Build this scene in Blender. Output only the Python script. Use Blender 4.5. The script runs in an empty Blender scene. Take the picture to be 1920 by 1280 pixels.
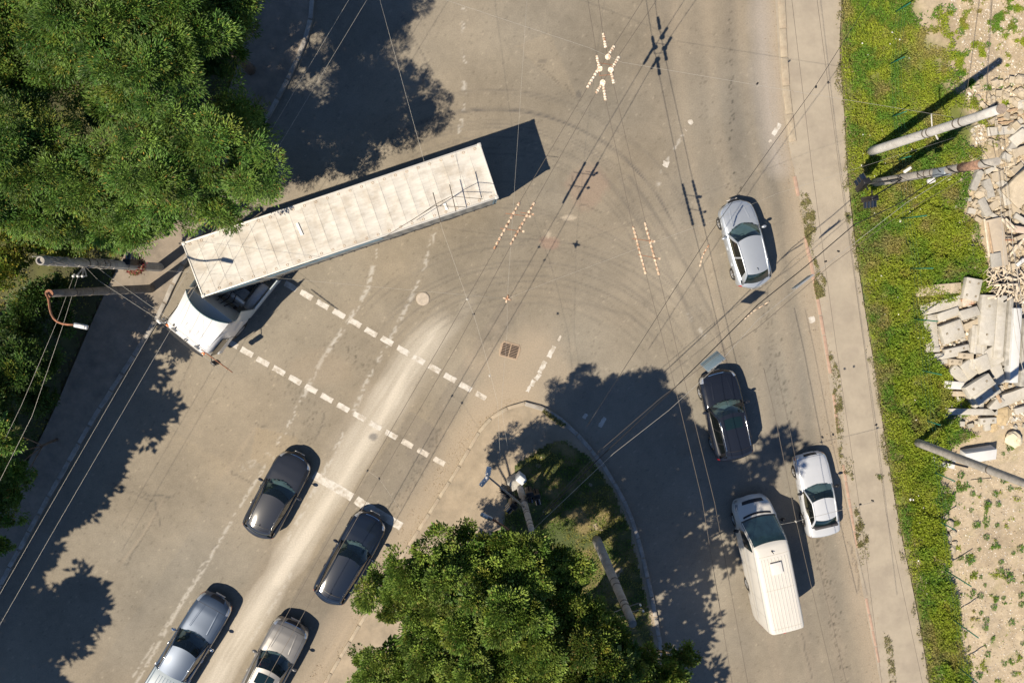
import bpy, bmesh, math, random
import numpy as np
from mathutils import Vector, Matrix, Quaternion

R = math.radians
random.seed(7)
rng = np.random.default_rng(11)
scene = bpy.context.scene
COL = scene.collection

# ------------------------------------------------------------------ camera
H = 38.4                      # drone height, metres
F = 1480.0                    # focal length in photo pixels (1920 wide)
NAD = (880.0, 505.0)          # where straight-down falls in the photo
down_cam = Vector((NAD[0] - 960, 640 - NAD[1], -F)).normalized()
Q = down_cam.rotation_difference(Vector((0, 0, -1)))
cam_d = bpy.data.cameras.new('camera')
cam_d.sensor_width = 36.0
cam_d.lens = 36.0 * F / 1920.0
cam_d.clip_start = 0.5
cam_d.clip_end = 3000
cam = bpy.data.objects.new('camera', cam_d)
cam.location = (0, 0, H)
cam.rotation_mode = 'QUATERNION'
cam.rotation_quaternion = Q
COL.objects.link(cam)
scene.camera = cam
QM = np.array(Q.to_matrix())

def G(px, py, z=0.0):
    """place in the world, at height z, of a point seen at px, py in the photo"""
    d = QM @ np.array([px - 960.0, 640.0 - py, -F])
    k = (z - H) / d[2]
    return Vector((d[0] * k, d[1] * k, z))

def to_px(x, y, z=0.0):
    p = np.stack([x, y, np.zeros_like(x) + z - H], -1) @ QM      # = Q^-1 * p
    return 960 + p[..., 0] / -p[..., 2] * F, 640 - p[..., 1] / -p[..., 2] * F

# ------------------------------------------------------------------ world and sun
SUN_XY = Vector((0.655, 0.44))              # shadow per metre of height
sdir = Vector((-SUN_XY.x, -SUN_XY.y, 1.0)).normalized()
elev = math.asin(sdir.z)
world = bpy.data.worlds.new('World')
scene.world = world
world.use_nodes = True
wn = world.node_tree
wn.nodes.clear()
sky = wn.nodes.new('ShaderNodeTexSky')
sky.sky_type = 'NISHITA'
sky.sun_disc = False
sky.air_density = 0.6; sky.dust_density = 0.0; sky.ozone_density = 3.0
sky.sun_elevation = elev
sky.sun_rotation = math.atan2(sdir.x, sdir.y)
bg = wn.nodes.new('ShaderNodeBackground')
bg.inputs[1].default_value = 0.09
wo = wn.nodes.new('ShaderNodeOutputWorld')
wn.links.new(sky.outputs[0], bg.inputs[0])
wn.links.new(bg.outputs[0], wo.inputs[0])
sl = bpy.data.lights.new('sun', 'SUN')
sl.energy = 5.0
sl.angle = R(0.5)
sl.color = (1.0, 0.875, 0.70)
so = bpy.data.objects.new('sun', sl)
so.rotation_euler = sdir.to_track_quat('Z', 'Y').to_euler()
so.location = (0, 0, 60)
COL.objects.link(so)
scene.view_settings.view_transform = 'Standard'
scene.view_settings.look = 'None'
scene.view_settings.gamma = 1
scene.view_settings.exposure = 0.55
scene.view_settings.use_curve_mapping = False

# ------------------------------------------------------------------ helpers
def tag(o, label=None, cat=None, group=None, kind=None):
    if label: o['label'] = label
    if cat: o['category'] = cat
    if group: o['group'] = group
    if kind: o['kind'] = kind
    return o

def empty(name, loc=(0, 0, 0), rz=0.0, label=None, cat=None, group=None, kind=None):
    o = bpy.data.objects.new(name, None)
    o.empty_display_size = 0.3
    o.location = loc
    o.rotation_euler = (0, 0, rz)
    COL.objects.link(o)
    return tag(o, label, cat, group, kind)

def link(name, me, mat=None, parent=None):
    o = bpy.data.objects.new(name, me)
    COL.objects.link(o)
    if mat is not None and len(me.materials) == 0:
        me.materials.append(mat)
    if parent is not None:
        o.parent = parent
    return o

class MB:
    """collects shapes into one mesh"""
    def __init__(s):
        s.v = []; s.f = []; s.sm = []
    def add(s, vs, fs, smooth=False):
        n = len(s.v)
        s.v += [tuple(v) for v in vs]
        s.f += [tuple(i + n for i in f) for f in fs]
        s.sm += [smooth] * len(fs)
        return s
    def box(s, c, size, rz=0.0, bev=0.0, rx=0.0, ry=0.0, taper=1.0):
        m = Matrix.Translation(c) @ Matrix.Rotation(rz, 4, 'Z') @ Matrix.Rotation(ry, 4, 'Y') @ Matrix.Rotation(rx, 4, 'X')
        hx, hy, hz = size[0] / 2, size[1] / 2, size[2] / 2
        if bev <= 0:
            vs = []
            for z in (-hz, hz):
                k = taper if z > 0 else 1
                for x, y in ((-hx, -hy), (hx, -hy), (hx, hy), (-hx, hy)):
                    vs.append(m @ Vector((x * k, y * k, z)))
            fs = [(3, 2, 1, 0), (4, 5, 6, 7), (0, 1, 5, 4), (1, 2, 6, 5), (2, 3, 7, 6), (3, 0, 4, 7)]
            return s.add(vs, fs)
        bm = bmesh.new()
        bmesh.ops.create_cube(bm, size=1.0)
        for v in bm.verts:
            k = taper if v.co.z > 0 else 1
            v.co = Vector((v.co.x * size[0] * k, v.co.y * size[1] * k, v.co.z * size[2]))
        bmesh.ops.bevel(bm, geom=list(bm.edges), offset=bev, segments=2, affect='EDGES', profile=0.5)
        bm.verts.index_update()
        s.add([m @ v.co for v in bm.verts], [[v.index for v in f.verts] for f in bm.faces], True)
        bm.free()
        return s
    def tube(s, pts, r, n=6, closed=False, cap=True, smooth=True, flat=1.0):
        pts = [Vector(p) for p in pts]
        rr = r if isinstance(r, (list, tuple)) else [r] * len(pts)
        vs = []; N = len(pts)
        for i, p in enumerate(pts):
            a = pts[i - 1] if (i > 0 or closed) else pts[i]
            b = pts[(i + 1) % N] if (i < N - 1 or closed) else pts[i]
            t = (b - a).normalized()
            up = Vector((0, 0, 1)) if abs(t.z) < 0.95 else Vector((1, 0, 0))
            u = t.cross(up).normalized(); w = u.cross(t)
            for k in range(n):
                an = 2 * math.pi * k / n
                vs.append(p + u * math.cos(an) * rr[i] + w * math.sin(an) * rr[i] * flat)
        fs = []
        for i in range(N if closed else N - 1):
            j = (i + 1) % N
            for k in range(n):
                fs.append((i * n + k, i * n + (k + 1) % n, j * n + (k + 1) % n, j * n + k))
        if cap and not closed:
            fs.append(tuple(range(n - 1, -1, -1)))
            fs.append(tuple((N - 1) * n + k for k in range(n)))
        s.add(vs, fs, smooth)
        if cap and not closed:
            s.sm[-1] = s.sm[-2] = False
        return s
    def grid(s, P, smooth=True):
        """P[i][j] points"""
        ni, nj = len(P), len(P[0])
        vs = [p for row in P for p in row]
        fs = [(i * nj + j, (i + 1) * nj + j, (i + 1) * nj + j + 1, i * nj + j + 1) for i in range(ni - 1) for j in range(nj - 1)]
        return s.add(vs, fs, smooth)
    def lathe(s, prof, c=(0, 0, 0), n=20, axis='Z'):
        vs = []
        for r, z in prof:
            for k in range(n):
                a = 2 * math.pi * k / n
                if axis == 'Z': v = (c[0] + r * math.cos(a), c[1] + r * math.sin(a), c[2] + z)
                else: v = (c[0] + r * math.cos(a), c[1] + z, c[2] + r * math.sin(a))
                vs.append(v)
        fs = [(i * n + k, i * n + (k + 1) % n, (i + 1) * n + (k + 1) % n, (i + 1) * n + k) for i in range(len(prof) - 1) for k in range(n)]
        fs.append(tuple(range(n))); fs.append(tuple((len(prof) - 1) * n + k for k in range(n)))
        s.add(vs, fs, True); s.sm[-1] = s.sm[-2] = False
        return s
    def ell(s, c, r, n=10, m=7, rz=0.0, jit=0.0):
        vs = []; cz, sz = math.cos(rz), math.sin(rz)
        for i in range(m + 1):
            th = math.pi * i / m
            for k in range(n):
                a = 2 * math.pi * k / n
                q = 1 + random.uniform(-jit, jit)
                x = r[0] * math.sin(th) * math.cos(a) * q; y = r[1] * math.sin(th) * math.sin(a) * q
                vs.append((c[0] + x * cz - y * sz, c[1] + x * sz + y * cz, c[2] + r[2] * math.cos(th) * q))
        fs = [(i * n + k, (i + 1) * n + k, (i + 1) * n + (k + 1) % n, i * n + (k + 1) % n) for i in range(m) for k in range(n)]
        return s.add(vs, fs, jit == 0)
    def mesh(s, name='mesh'):
        me = bpy.data.meshes.new(name)
        me.from_pydata(s.v, [], s.f)
        me.polygons.foreach_set('use_smooth', s.sm)
        me.update()
        return me
    def build(s, name, mat, parent=None):
        return link(name, s.mesh(name), mat, parent)

def fast_mesh(name, V, F4, cols=None, smooth=False):
    """V (n,3), F4 (m,k) numpy; optional per-vertex colours (n,3)"""
    me = bpy.data.meshes.new(name)
    V = np.ascontiguousarray(V, dtype=np.float32); F4 = np.ascontiguousarray(F4, dtype=np.int32)
    m, k = F4.shape
    me.vertices.add(len(V)); me.vertices.foreach_set('co', V.ravel())
    me.loops.add(m * k); me.loops.foreach_set('vertex_index', F4.ravel())
    me.polygons.add(m); me.polygons.foreach_set('loop_start', np.arange(0, m * k, k, dtype=np.int32))
    try:
        me.polygons.foreach_set('loop_total', np.full(m, k, dtype=np.int32))
    except Exception:
        pass
    me.polygons.foreach_set('use_smooth', np.full(m, smooth))
    if cols is not None:
        a = me.attributes.new('tint', 'FLOAT_COLOR', 'POINT')
        c4 = np.ones((len(V), 4), dtype=np.float32); c4[:, :3] = cols
        a.data.foreach_set('color', c4.ravel())
    me.update(calc_edges=True)
    return me

def vnoise(x, y, seed=0):
    """smooth value noise, unit cells"""
    r = np.random.default_rng(seed).random((256, 256)).astype(np.float32)
    xi = np.floor(x).astype(int); yi = np.floor(y).astype(int)
    fx = x - xi; fy = y - yi
    fx = fx * fx * (3 - 2 * fx); fy = fy * fy * (3 - 2 * fy)
    a = r[xi & 255, yi & 255]; b = r[(xi + 1) & 255, yi & 255]; c = r[xi & 255, (yi + 1) & 255]; d = r[(xi + 1) & 255, (yi + 1) & 255]
    return (a * (1 - fx) + b * fx) * (1 - fy) + (c * (1 - fx) + d * fx) * fy

def fbm(x, y, seed=0, octv=4):
    t = 0; a = 0.5; s = 0
    for o in range(octv):
        t = t + a * vnoise(x * 2 ** o + 17 * o, y * 2 ** o + 31 * o, seed + o); s += a; a *= 0.55
    return t / s

def inside(px, py, poly):
    c = np.zeros(np.shape(px), bool)
    n = len(poly)
    for i in range(n):
        x0, y0 = poly[i]; x1, y1 = poly[(i + 1) % n]
        if y0 == y1: continue
        m = ((py < y0) != (py < y1)) & (px < (x1 - x0) * (py - y0) / (y1 - y0) + x0)
        c ^= m
    return c

def seg_dist(px, py, pts):
    """distance to a polyline and length along it"""
    best = np.full(np.shape(px), 1e9); along = np.zeros(np.shape(px)); acc = 0
    for (x0, y0), (x1, y1) in zip(pts[:-1], pts[1:]):
        dx, dy = x1 - x0, y1 - y0; L = math.hypot(dx, dy)
        t = np.clip(((px - x0) * dx + (py - y0) * dy) / (L * L), 0, 1)
        d = np.hypot(px - x0 - t * dx, py - y0 - t * dy)
        m = d < best
        best = np.where(m, d, best); along = np.where(m, acc + t * L, along); acc += L
    return best, along

# ------------------------------------------------------------------ materials
MATS = {}
def mat(name, col=(0.5, 0.5, 0.5), rough=0.7, metal=0.0, coat=0.0, var=0.0, vscale=6.0, bump=0.0, bscale=40.0,
        attr=False, spots=None, spec=0.5, col2=None, transl=0.0, coatr=0.04, stretch=None):
    """procedural surface: colour broken by noise, optional second colour, fine bump, optional tint attribute"""
    if name in MATS: return MATS[name]
    m = bpy.data.materials.new(name); m.use_nodes = True
    nt = m.node_tree; N = nt.nodes; L = nt.links; N.clear()
    out = N.new('ShaderNodeOutputMaterial'); p = N.new('ShaderNodeBsdfPrincipled')
    p.inputs['Roughness'].default_value = rough; p.inputs['Metallic'].default_value = metal
    p.inputs['Coat Weight'].default_value = coat; p.inputs['Coat Roughness'].default_value = coatr
    p.inputs['Specular IOR Level'].default_value = spec
    L.new(p.outputs[0], out.inputs[0])
    tc = N.new('ShaderNodeTexCoord')
    geo = N.new('ShaderNodeNewGeometry')
    src = None
    if attr:
        a = N.new('ShaderNodeAttribute'); a.attribute_name = 'tint'; src = a.outputs['Color']
    else:
        c = N.new('ShaderNodeRGB'); c.outputs[0].default_value = (*col, 1); src = c.outputs[0]
    if col2 is not None:
        n2 = N.new('ShaderNodeTexNoise'); n2.inputs['Scale'].default_value = vscale * 0.6; n2.inputs['Detail'].default_value = 8
        n2.inputs['Roughness'].default_value = 0.65
        L.new(tc.outputs['Object'], n2.inputs['Vector'])
        r2 = N.new('ShaderNodeValToRGB'); r2.color_ramp.elements[0].position = 0.46; r2.color_ramp.elements[1].position = 0.62
        L.new(n2.outputs[0], r2.inputs[0])
        mx = N.new('ShaderNodeMix'); mx.data_type = 'RGBA'
        L.new(r2.outputs[0], mx.inputs[0]); L.new(src, mx.inputs[6]); mx.inputs[7].default_value = (*col2, 1)
        src = mx.outputs[2]
    if var > 0:
        n = N.new('ShaderNodeTexNoise'); n.inputs['Scale'].default_value = vscale; n.inputs['Detail'].default_value = 6
        n.inputs['Roughness'].default_value = 0.7
        if stretch:
            mp = N.new('ShaderNodeMapping'); mp.inputs['Scale'].default_value = stretch; L.new(tc.outputs['Object'], mp.inputs[0]); L.new(mp.outputs[0], n.inputs['Vector'])
        else: L.new(tc.outputs['Object'], n.inputs['Vector'])
        mr = N.new('ShaderNodeMapRange'); mr.inputs[1].default_value = 0.3; mr.inputs[2].default_value = 0.7
        mr.inputs[3].default_value = 1 - var; mr.inputs[4].default_value = 1 + var
        L.new(n.outputs[0], mr.inputs[0])
        vm = N.new('ShaderNodeVectorMath'); vm.operation = 'SCALE'
        L.new(src, vm.inputs[0]); L.new(mr.outputs[0], vm.inputs['Scale'])
        src = vm.outputs[0]
    L.new(src, p.inputs['Base Color'])
    if bump > 0:
        b = N.new('ShaderNodeBump'); b.inputs['Strength'].default_value = bump; b.inputs['Distance'].default_value = 0.02
        n3 = N.new('ShaderNodeTexNoise'); n3.inputs['Scale'].default_value = bscale; n3.inputs['Detail'].default_value = 4
        L.new(tc.outputs['Object'], n3.inputs['Vector']); L.new(n3.outputs[0], b.inputs['Height'])
        L.new(b.outputs[0], p.inputs['Normal'])
    if transl > 0:
        t = N.new('ShaderNodeBsdfTranslucent'); L.new(src, t.inputs[0])
        ms = N.new('ShaderNodeMixShader'); ms.inputs[0].default_value = transl
        L.new(p.outputs[0], ms.inputs[1]); L.new(t.outputs[0], ms.inputs[2]); L.new(ms.outputs[0], out.inputs[0])
    MATS[name] = m
    return m

def glass_mat(name, tint, gloss=0.03):
    m = bpy.data.materials.new(name); m.use_nodes = True
    nt = m.node_tree; N = nt.nodes; L = nt.links; N.clear()
    out = N.new('ShaderNodeOutputMaterial'); t = N.new('ShaderNodeBsdfTransparent'); g = N.new('ShaderNodeBsdfGlossy')
    t.inputs[0].default_value = (*tint, 1); g.inputs['Roughness'].default_value = gloss
    fr = N.new('ShaderNodeFresnel'); fr.inputs[0].default_value = 1.6
    gb = N.new('ShaderNodeNewGeometry'); ir = N.new('ShaderNodeMapRange'); ir.inputs[3].default_value = 1.6; ir.inputs[4].default_value = 1 / 1.6
    L.new(gb.outputs['Backfacing'], ir.inputs[0]); L.new(ir.outputs[0], fr.inputs[0])
    mx = N.new('ShaderNodeMixShader')
    df = N.new('ShaderNodeBsdfDiffuse'); df.inputs[0].default_value = (tint[0] * .10, tint[1] * .14, tint[2] * .17, 1)      # dust film, tinted teal to stand in for weak sky reflection
    m2 = N.new('ShaderNodeMixShader'); m2.inputs[0].default_value = .16; L.new(t.outputs[0], m2.inputs[1]); L.new(df.outputs[0], m2.inputs[2]); t = m2
    L.new(fr.outputs[0], mx.inputs[0]); L.new(t.outputs[0], mx.inputs[1]); L.new(g.outputs[0], mx.inputs[2]); L.new(mx.outputs[0], out.inputs[0])
    return m

M_glass = glass_mat('tinted_windscreen', (0.44, 0.56, 0.60))
M_gside = glass_mat('side_glass', (0.28, 0.27, 0.22))
M_gdark = mat('dark_glass', (0.006, 0.016, 0.02), 0.06, coat=0.3)
M_black = mat('black_plastic', (0.012, 0.012, 0.014), 0.45, var=0.2)
M_tyre = mat('tyre_rubber', (0.02, 0.019, 0.018), 0.85, var=0.3, vscale=20)
M_rim = mat('alloy_rim', (0.5, 0.5, 0.5), 0.3, 0.9)
M_red = mat('red_lamp', (0.45, 0.01, 0.015), 0.15, coat=1)
M_orange = mat('amber_lamp', (0.7, 0.16, 0.02), 0.2, coat=1)
M_lamp = mat('clear_lamp', (0.55, 0.58, 0.62), 0.12, 0.6, coat=1)
M_chrome = mat('chrome', (0.7, 0.72, 0.75), 0.12, 1.0)
M_seat = mat('seat_cloth', (0.05, 0.05, 0.055), 0.8, var=0.3)
M_seatl = mat('light_seat_cloth', (0.3, 0.28, 0.25), 0.8, var=0.3)
M_dash = mat('dashboard_plastic', (0.26, 0.29, 0.28), 0.6, var=0.15)
M_white = mat('white_enamel', (0.62, 0.61, 0.59), 0.35, coat=0.4, var=0.05)
M_conc = mat('weathered_concrete', (0.36, 0.345, 0.31), 0.9, var=0.25, vscale=3, bump=0.35, bscale=25, col2=(0.27, 0.26, 0.235))
M_concl = mat('pale_concrete', (0.45, 0.43, 0.385), 0.9, var=0.18, vscale=2.5, bump=0.3, bscale=30, col2=(0.37, 0.345, 0.29))
M_concy = mat('sandy_concrete', (0.43, 0.37, 0.28), 0.9, var=0.22, vscale=2.5, bump=0.4, bscale=22, col2=(0.34, 0.29, 0.21))
M_rust = mat('rusty_steel', (0.30, 0.13, 0.07), 0.8, var=0.35, vscale=8, bump=0.3, col2=(0.2, 0.1, 0.06))
M_galv = mat('grey_steel', (0.42, 0.43, 0.44), 0.45, 0.6, var=0.15)
M_wire = mat('wire_metal', (0.13, 0.11, 0.09), 0.6, 0.3)
M_wirel = mat('bright_wire', (0.42, 0.40, 0.36), 0.5, 0.3)
M_wood = mat('old_wood', (0.36, 0.26, 0.17), 0.9, var=0.3, vscale=7, bump=0.3)
M_woodp = mat('pale_wood', (0.56, 0.48, 0.37), 0.9, var=0.3, vscale=7, bump=0.3)
M_green = mat('green_paint', (0.01, 0.11, 0.07), 0.5, var=0.2)
# ------------------------------------------------------------------ outlines read off the ground (photo pixels at road level)
KERB_L = [(612, -260), (598, -120), (590, 0), (588, 40), (573, 90), (545, 150), (513, 210), (470, 285), (430, 350), (385, 430), (335, 520), (300, 600),
          (235, 700), (180, 785), (100, 925), (0, 1105), (-100, 1285), (-200, 1470)]
PAV_L = [(505, -260), (485, -120), (478, 0), (450, 120), (400, 240), (320, 330), (262, 430), (222, 500), (180, 590), (150, 660), (95, 790), (20, 930),
         (-80, 1090), (-180, 1260), (-290, 1450)]
EDGE_R = [(1440, -260), (1447, -120), (1453, 0), (1462, 150), (1479, 277), (1492, 335), (1512, 450), (1532, 590), (1552, 700), (1572, 850), (1597, 1000),
          (1625, 1150), (1650, 1280), (1690, 1470)]
GRASS_R = [(1590, -260), (1584, -120), (1578, 0), (1572, 100), (1582, 200), (1588, 330), (1604, 470), (1624, 600), (1641, 700), (1662, 850), (1690, 1010),
           (1715, 1120), (1742, 1280), (1775, 1470)]
ISL_L = [(985, 752), (940, 764), (905, 792), (885, 825), (850, 885), (805, 955), (735, 1065), (665, 1180), (605, 1280), (500, 1470)]
ISL_R = [(985, 752), (1030, 764), (1075, 800), (1130, 862), (1168, 925), (1195, 988), (1213, 1060), (1232, 1150), (1252, 1280), (1290, 1470)]

def smooth_line(pts, n=2):
    for _ in range(n):
        q = [pts[0]]
        for a, b in zip(pts[:-1], pts[1:]):
            q += [(a[0] * .75 + b[0] * .25, a[1] * .75 + b[1] * .25), (a[0] * .25 + b[0] * .75, a[1] * .25 + b[1] * .75)]
        pts = q + [pts[-1]]
    return pts
KERB_L, PAV_L, EDGE_R, GRASS_R, ISL_R = map(smooth_line, (KERB_L, PAV_L, EDGE_R, GRASS_R, ISL_R))
ISL_L = smooth_line(ISL_L)

# ------------------------------------------------------------------ ground reaching the horizon
M_far = mat('dry_earth_far', (0.2, 0.17, 0.1), 0.95, var=0.4, vscale=0.15, col2=(0.07, 0.1, 0.03))
g = MB(); g.grid([[(-900, -900, -0.12), (-900, 900, -0.12)], [(900, -900, -0.12), (900, 900, -0.12)]], False)
tag(g.build('ground', M_far), kind='structure')

# ------------------------------------------------------------------ road: one sheet, its wear kept as a colour per point
SP = 0.088
gx = np.arange(-29.0, 27.0, SP); gy = np.arange(-29.0, 19.0, SP)
X, Y = np.meshgrid(gx, gy, indexing='ij')
PX, PY = to_px(X, Y)
keep_r = ~inside(PX, PY, [(p[0] + 70, p[1]) for p in EDGE_R] + [(2600, 1470), (2600, -260)])
keep_l = ~inside(PX, PY, [(p[0] - 70, p[1]) for p in KERB_L] + [(-900, 1470), (-900, -260)])
keep = keep_r & keep_l
base = np.array([0.213, 0.187, 0.145])
C = np.zeros(X.shape + (3,)) + base
big = fbm(X * 0.18, Y * 0.18, 3, 4); mid = fbm(X * 0.9, Y * 0.9, 9, 4); fine = fbm(X * 5, Y * 5, 21, 3)
C *= (0.74 + 0.54 * big + 0.26 * (mid - 0.5) + 0.22 * (fine - 0.5))[..., None]
warm = fbm(X * 0.13 + 9, Y * 0.13, 40, 3)[..., None] - 0.5
C *= 1 + warm * np.array([0.14, 0.0, -0.2])
spk = rng.random(X.shape)
C *= (1 - 0.22 * (spk > 0.985) + 0.30 * (spk < 0.006))[..., None]
DUST = np.array([0.44, 0.405, 0.345]); SAND = np.array([0.325, 0.268, 0.198]); DARK = np.array([0.085, 0.078, 0.072]); PAINT = np.array([0.46, 0.44, 0.40])
def mixin(col, a):
    global C
    a = np.clip(a, 0, 1)[..., None]; C = C * (1 - a) + col * a
def band(pts, w, col, amt, streak=0.0, soft=1.0, seed=5, fade=False):
    d, s = seg_dist(PX, PY, pts)
    wob = 1 + .35 * (vnoise(s * .02, s * .0 + seed, seed) - .5)
    a = np.clip(1 - d / (w * wob), 0, 1) ** soft * np.clip(s / 60, 0.0 if fade else 1, 1)
    if streak > 0:
        # streaks run along the band: noise stretched lengthwise
        side = np.sign(np.sin(d))  # noqa
        nn = vnoise(d * 0.35 + 50, s * 0.012, seed); nn2 = vnoise(d * 0.12, s * 0.03, seed + 3)
        a = a * (1 - streak + streak * 1.6 * (0.6 * nn + 0.4 * nn2))
    mixin(col, a * amt)
# older darker lanes and lighter repairs
def patch(poly, k, soft=False):
    global C
    m = inside(PX, PY, poly)
    C = np.where(m[..., None], C * np.array(k), C)
patch([(905, 640), (1160, 200), (1210, 60), (1330, -260), (1460, -260), (1475, 200), (1330, 560), (1180, 620), (1010, 560)], (1.04, 1.03, 1.02))
patch([(770, 770), (860, 830), (690, 1130), (560, 1340), (430, 1340), (610, 1010)], (0.84, 0.85, 0.88))
patch([(890, 640), (945, 560), (985, 570), (905, 700), (800, 880), (760, 850)], (0.88, 0.88, 0.9))
patch([(960, 90), (1030, 60), (1085, 190), (1010, 130), (975, 90)], (1.1, 1.08, 1.05))
patch([(240, 760), (430, 870), (350, 1010), (120, 1340), (-60, 1340)], (1.05, 1.04, 1.02))
patch([(480, 800), (560, 820), (540, 900), (470, 860)], (1.08, 1.05, 1.0))
# wheel tracks on the right road
for off, k in ((-95, 0.5), (-40, 0.45), (-160, 0.3), (-215, 0.35)):
    band([(p[0] + off + (p[1] - 300) * (-0.03), p[1]) for p in EDGE_R], 24, DARK, 0.42 * k * 1.3, 0.5, 0.8, seed=31)
for off in (-66, -128, -188):
    band([(p[0] + off, p[1]) for p in EDGE_R], 15, SAND, 0.22, 0.5, 0.8, seed=37)
# pale shoulder and sand along kerbs
band([(p[0] - 6, p[1]) for p in EDGE_R], 34, SAND * 1.02, 0.75, 0.3, 0.8)
band([(p[0] - 28, p[1]) for p in EDGE_R if p[1] < 320], 30, np.array([0.34, 0.31, 0.28]), 0.6, 0.2, 0.8)
band([(p[0] - 14, p[1] - 6) for p in ISL_L], 48, SAND, 0.9, 0.25, 0.75)
band([(700, 1190), (760, 1080), (850, 930), (930, 770), (960, 690), (1010, 640)], 60, SAND, 0.5, 0.3, 0.9)
mixin(SAND, np.clip(1.25 - np.hypot((PX - 985) / 95, (PY - 715) / 95) + (mid - .5) * .8, 0, .45))
band([(300, 1400), (400, 1230), (600, 900), (700, 730)], 30, SAND * 0.9, 0.25, 0.5)
# dust plume left by tyres on the near approach
band([(850, 585), (812, 625), (765, 690), (708, 785), (643, 885), (578, 990), (503, 1110), (430, 1225), (395, 1290)], 33, DUST * 1.05, 1.0, 0.45, 0.6, seed=2, fade=True)
band([(800, 590), (740, 680), (680, 780), (630, 870)], 16, DUST, 0.45, 0.8, 0.9, seed=8, fade=True)
band([(770, 690), (712, 790), (645, 895), (585, 990), (520, 1090)], 11, DUST * 1.18, 0.8, 0.5, 0.7, seed=9, fade=True)
band([(905, 520), (860, 600), (800, 690), (740, 800)], 16, DUST, 0.25, 0.9, 0.9, seed=12, fade=True)
band([(690, 740), (640, 830), (560, 960)], 26, DUST * 0.85, 0.35, 0.8, 1, seed=14)
# worn lane lines
def specks(pts, w, amt, seed, thr=0.55):
    d, s = seg_dist(PX, PY, pts)
    n = vnoise(X * 2.2, Y * 2.2, seed) * 0.6 + vnoise(X * 7, Y * 7, seed + 1) * 0.4
    keep_ = np.random.default_rng(seed).random(X.shape) < np.clip((n - thr + .22) * 2.2, 0.0, 0.95)
    mixin(PAINT, np.clip(1.5 - d / w, 0, 1) * keep_ * amt * .68)
specks([(866, -100), (872, 120), (868, 200), (858, 275)], 3.6, 0.9, 50, 0.57)
specks([(706, 470), (690, 540), (655, 600), (600, 680), (560, 760), (523, 830)], 3.8, 0.95, 60, 0.54)
specks([(816, 430), (790, 520), (740, 620), (690, 710), (650, 800), (600, 900), (540, 1010)], 3.6, 0.85, 70, 0.55)
specks([(500, 870), (455, 940), (420, 1000), (380, 1070), (335, 1140), (250, 1290)], 2.8, .8, 80, 0.40)
specks([(383, 1052), (350, 1110), (300, 1190), (235, 1290)], 2.0, 0.7, 85, 0.45)
specks([(560, 1050), (520, 1120), (470, 1200)], 2.6, 0.6, 87, 0.52)
specks([(1235, 345), (1246, 310), (1268, 275), (1290, 232)], 3, 0.9, 88, 0.58)
specks([(1290, 590), (1330, 640)], 3, 0.7, 89, 0.6)
specks([(455, 880), (500, 850), (520, 868)], 6, 0.45, 91, 0.6)
# turning tyre arcs
def arc(cx, cy, r, a0, a1, w, amt, sx=1.0):
    dx = (PX - cx) / sx; dy = PY - cy
    w = max(w, 2.6); rr = np.hypot(dx, dy); an = np.degrees(np.arctan2(-dy, dx))
    m = np.clip(np.minimum(an - a0, a1 - an) / 14, 0, 1)
    nn = 0.55 + 0.45 * vnoise(an * 0.3, rr * 0.05, 77)
    mixin(DARK, np.clip(1 - np.abs(rr - r) / w, 0, 1) * m * amt * np.clip(nn * 1.9 - .55 + (vnoise(PX * .02, PY * .02, int(r)) - .5) * 1.1, 0, 1.1))
for r, w, a in ((372, 2.6, .85), (376, 2, .5), (345, 2.0, .45), (338, 2.0, .4), (352, 2, .3), (410, 2, .4), (404, 2, .3), (322, 2, .4), (316, 2, .35), (300, 2.4, .3), (290, 2, .35)):
    arc(925, 578, r, 15, 128, w, a)
for r, w, a in ((300, 3, .35), (292, 2, .4), (274, 2.4, .45), (262, 2, .4), (250, 3, .3), (330, 3, .35), (342, 2, .35), (235, 2, .3), (222, 3, .25)):
    arc(985, 790, r, 30, 150, w, a, 1.15)
for r, w, a in ((520, 3, .35), (512, 2, .35), (560, 3, .25), (470, 2.4, .3), (455, 2, .3)):
    arc(900, 900, r, 15, 100, w, a)
for pts, a in (([(1180, 330), (1260, 450), (1330, 580), (1380, 720)], .45), ([(1160, 330), (1240, 470), (1300, 600)], .3), ([(1060, 560), (1180, 590), (1290, 690)], .25),
               ([(1110, 300), (1200, 420), (1280, 560), (1310, 640)], .3)):
    band(pts, 5, DARK, a, 0.3, 0.8)
# oil drips
def drips(pts, w, n, amt, seed):
    r = np.random.default_rng(seed)
    seg = []; 
    for a, b in zip(pts[:-1], pts[1:]): seg.append((a, b))
    for _ in range(n):
        a, b = seg[r.integers(len(seg))]; t = r.random()
        cx = a[0] + (b[0] - a[0]) * t + r.normal() * w; cy = a[1] + (b[1] - a[1]) * t
        q = G(cx, cy); i = int((q.x - gx[0]) / SP); j = int((q.y - gy[0]) / SP)
        s = 1
        if 3 < i < len(gx) - 4 and 3 < j < len(gy) - 4:
            C[i:i + s, j:j + s + (r.random() < .25)] *= 1 - amt * .8 * r.random()
drips([(1372, -60), (1372, 120), (1376, 330)], 3, 60, 0.7, 1)
drips([(1310, 130), (1340, 250), (1400, 420)], 10, 70, 0.5, 2)
drips([(1430, 560), (1460, 700), (1500, 840)], 12, 150, 0.55, 3)
drips([(1530, 1000), (1560, 1130), (1590, 1290)], 7, 160, 0.6, 4)
drips([(520, 700), (600, 780), (560, 850)], 14, 90, 0.4, 5)
drips([(640, 640), (690, 700)], 22, 80, 0.35, 6)
drips([(730, 980), (830, 800)], 9, 120, 0.4, 7)
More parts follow.
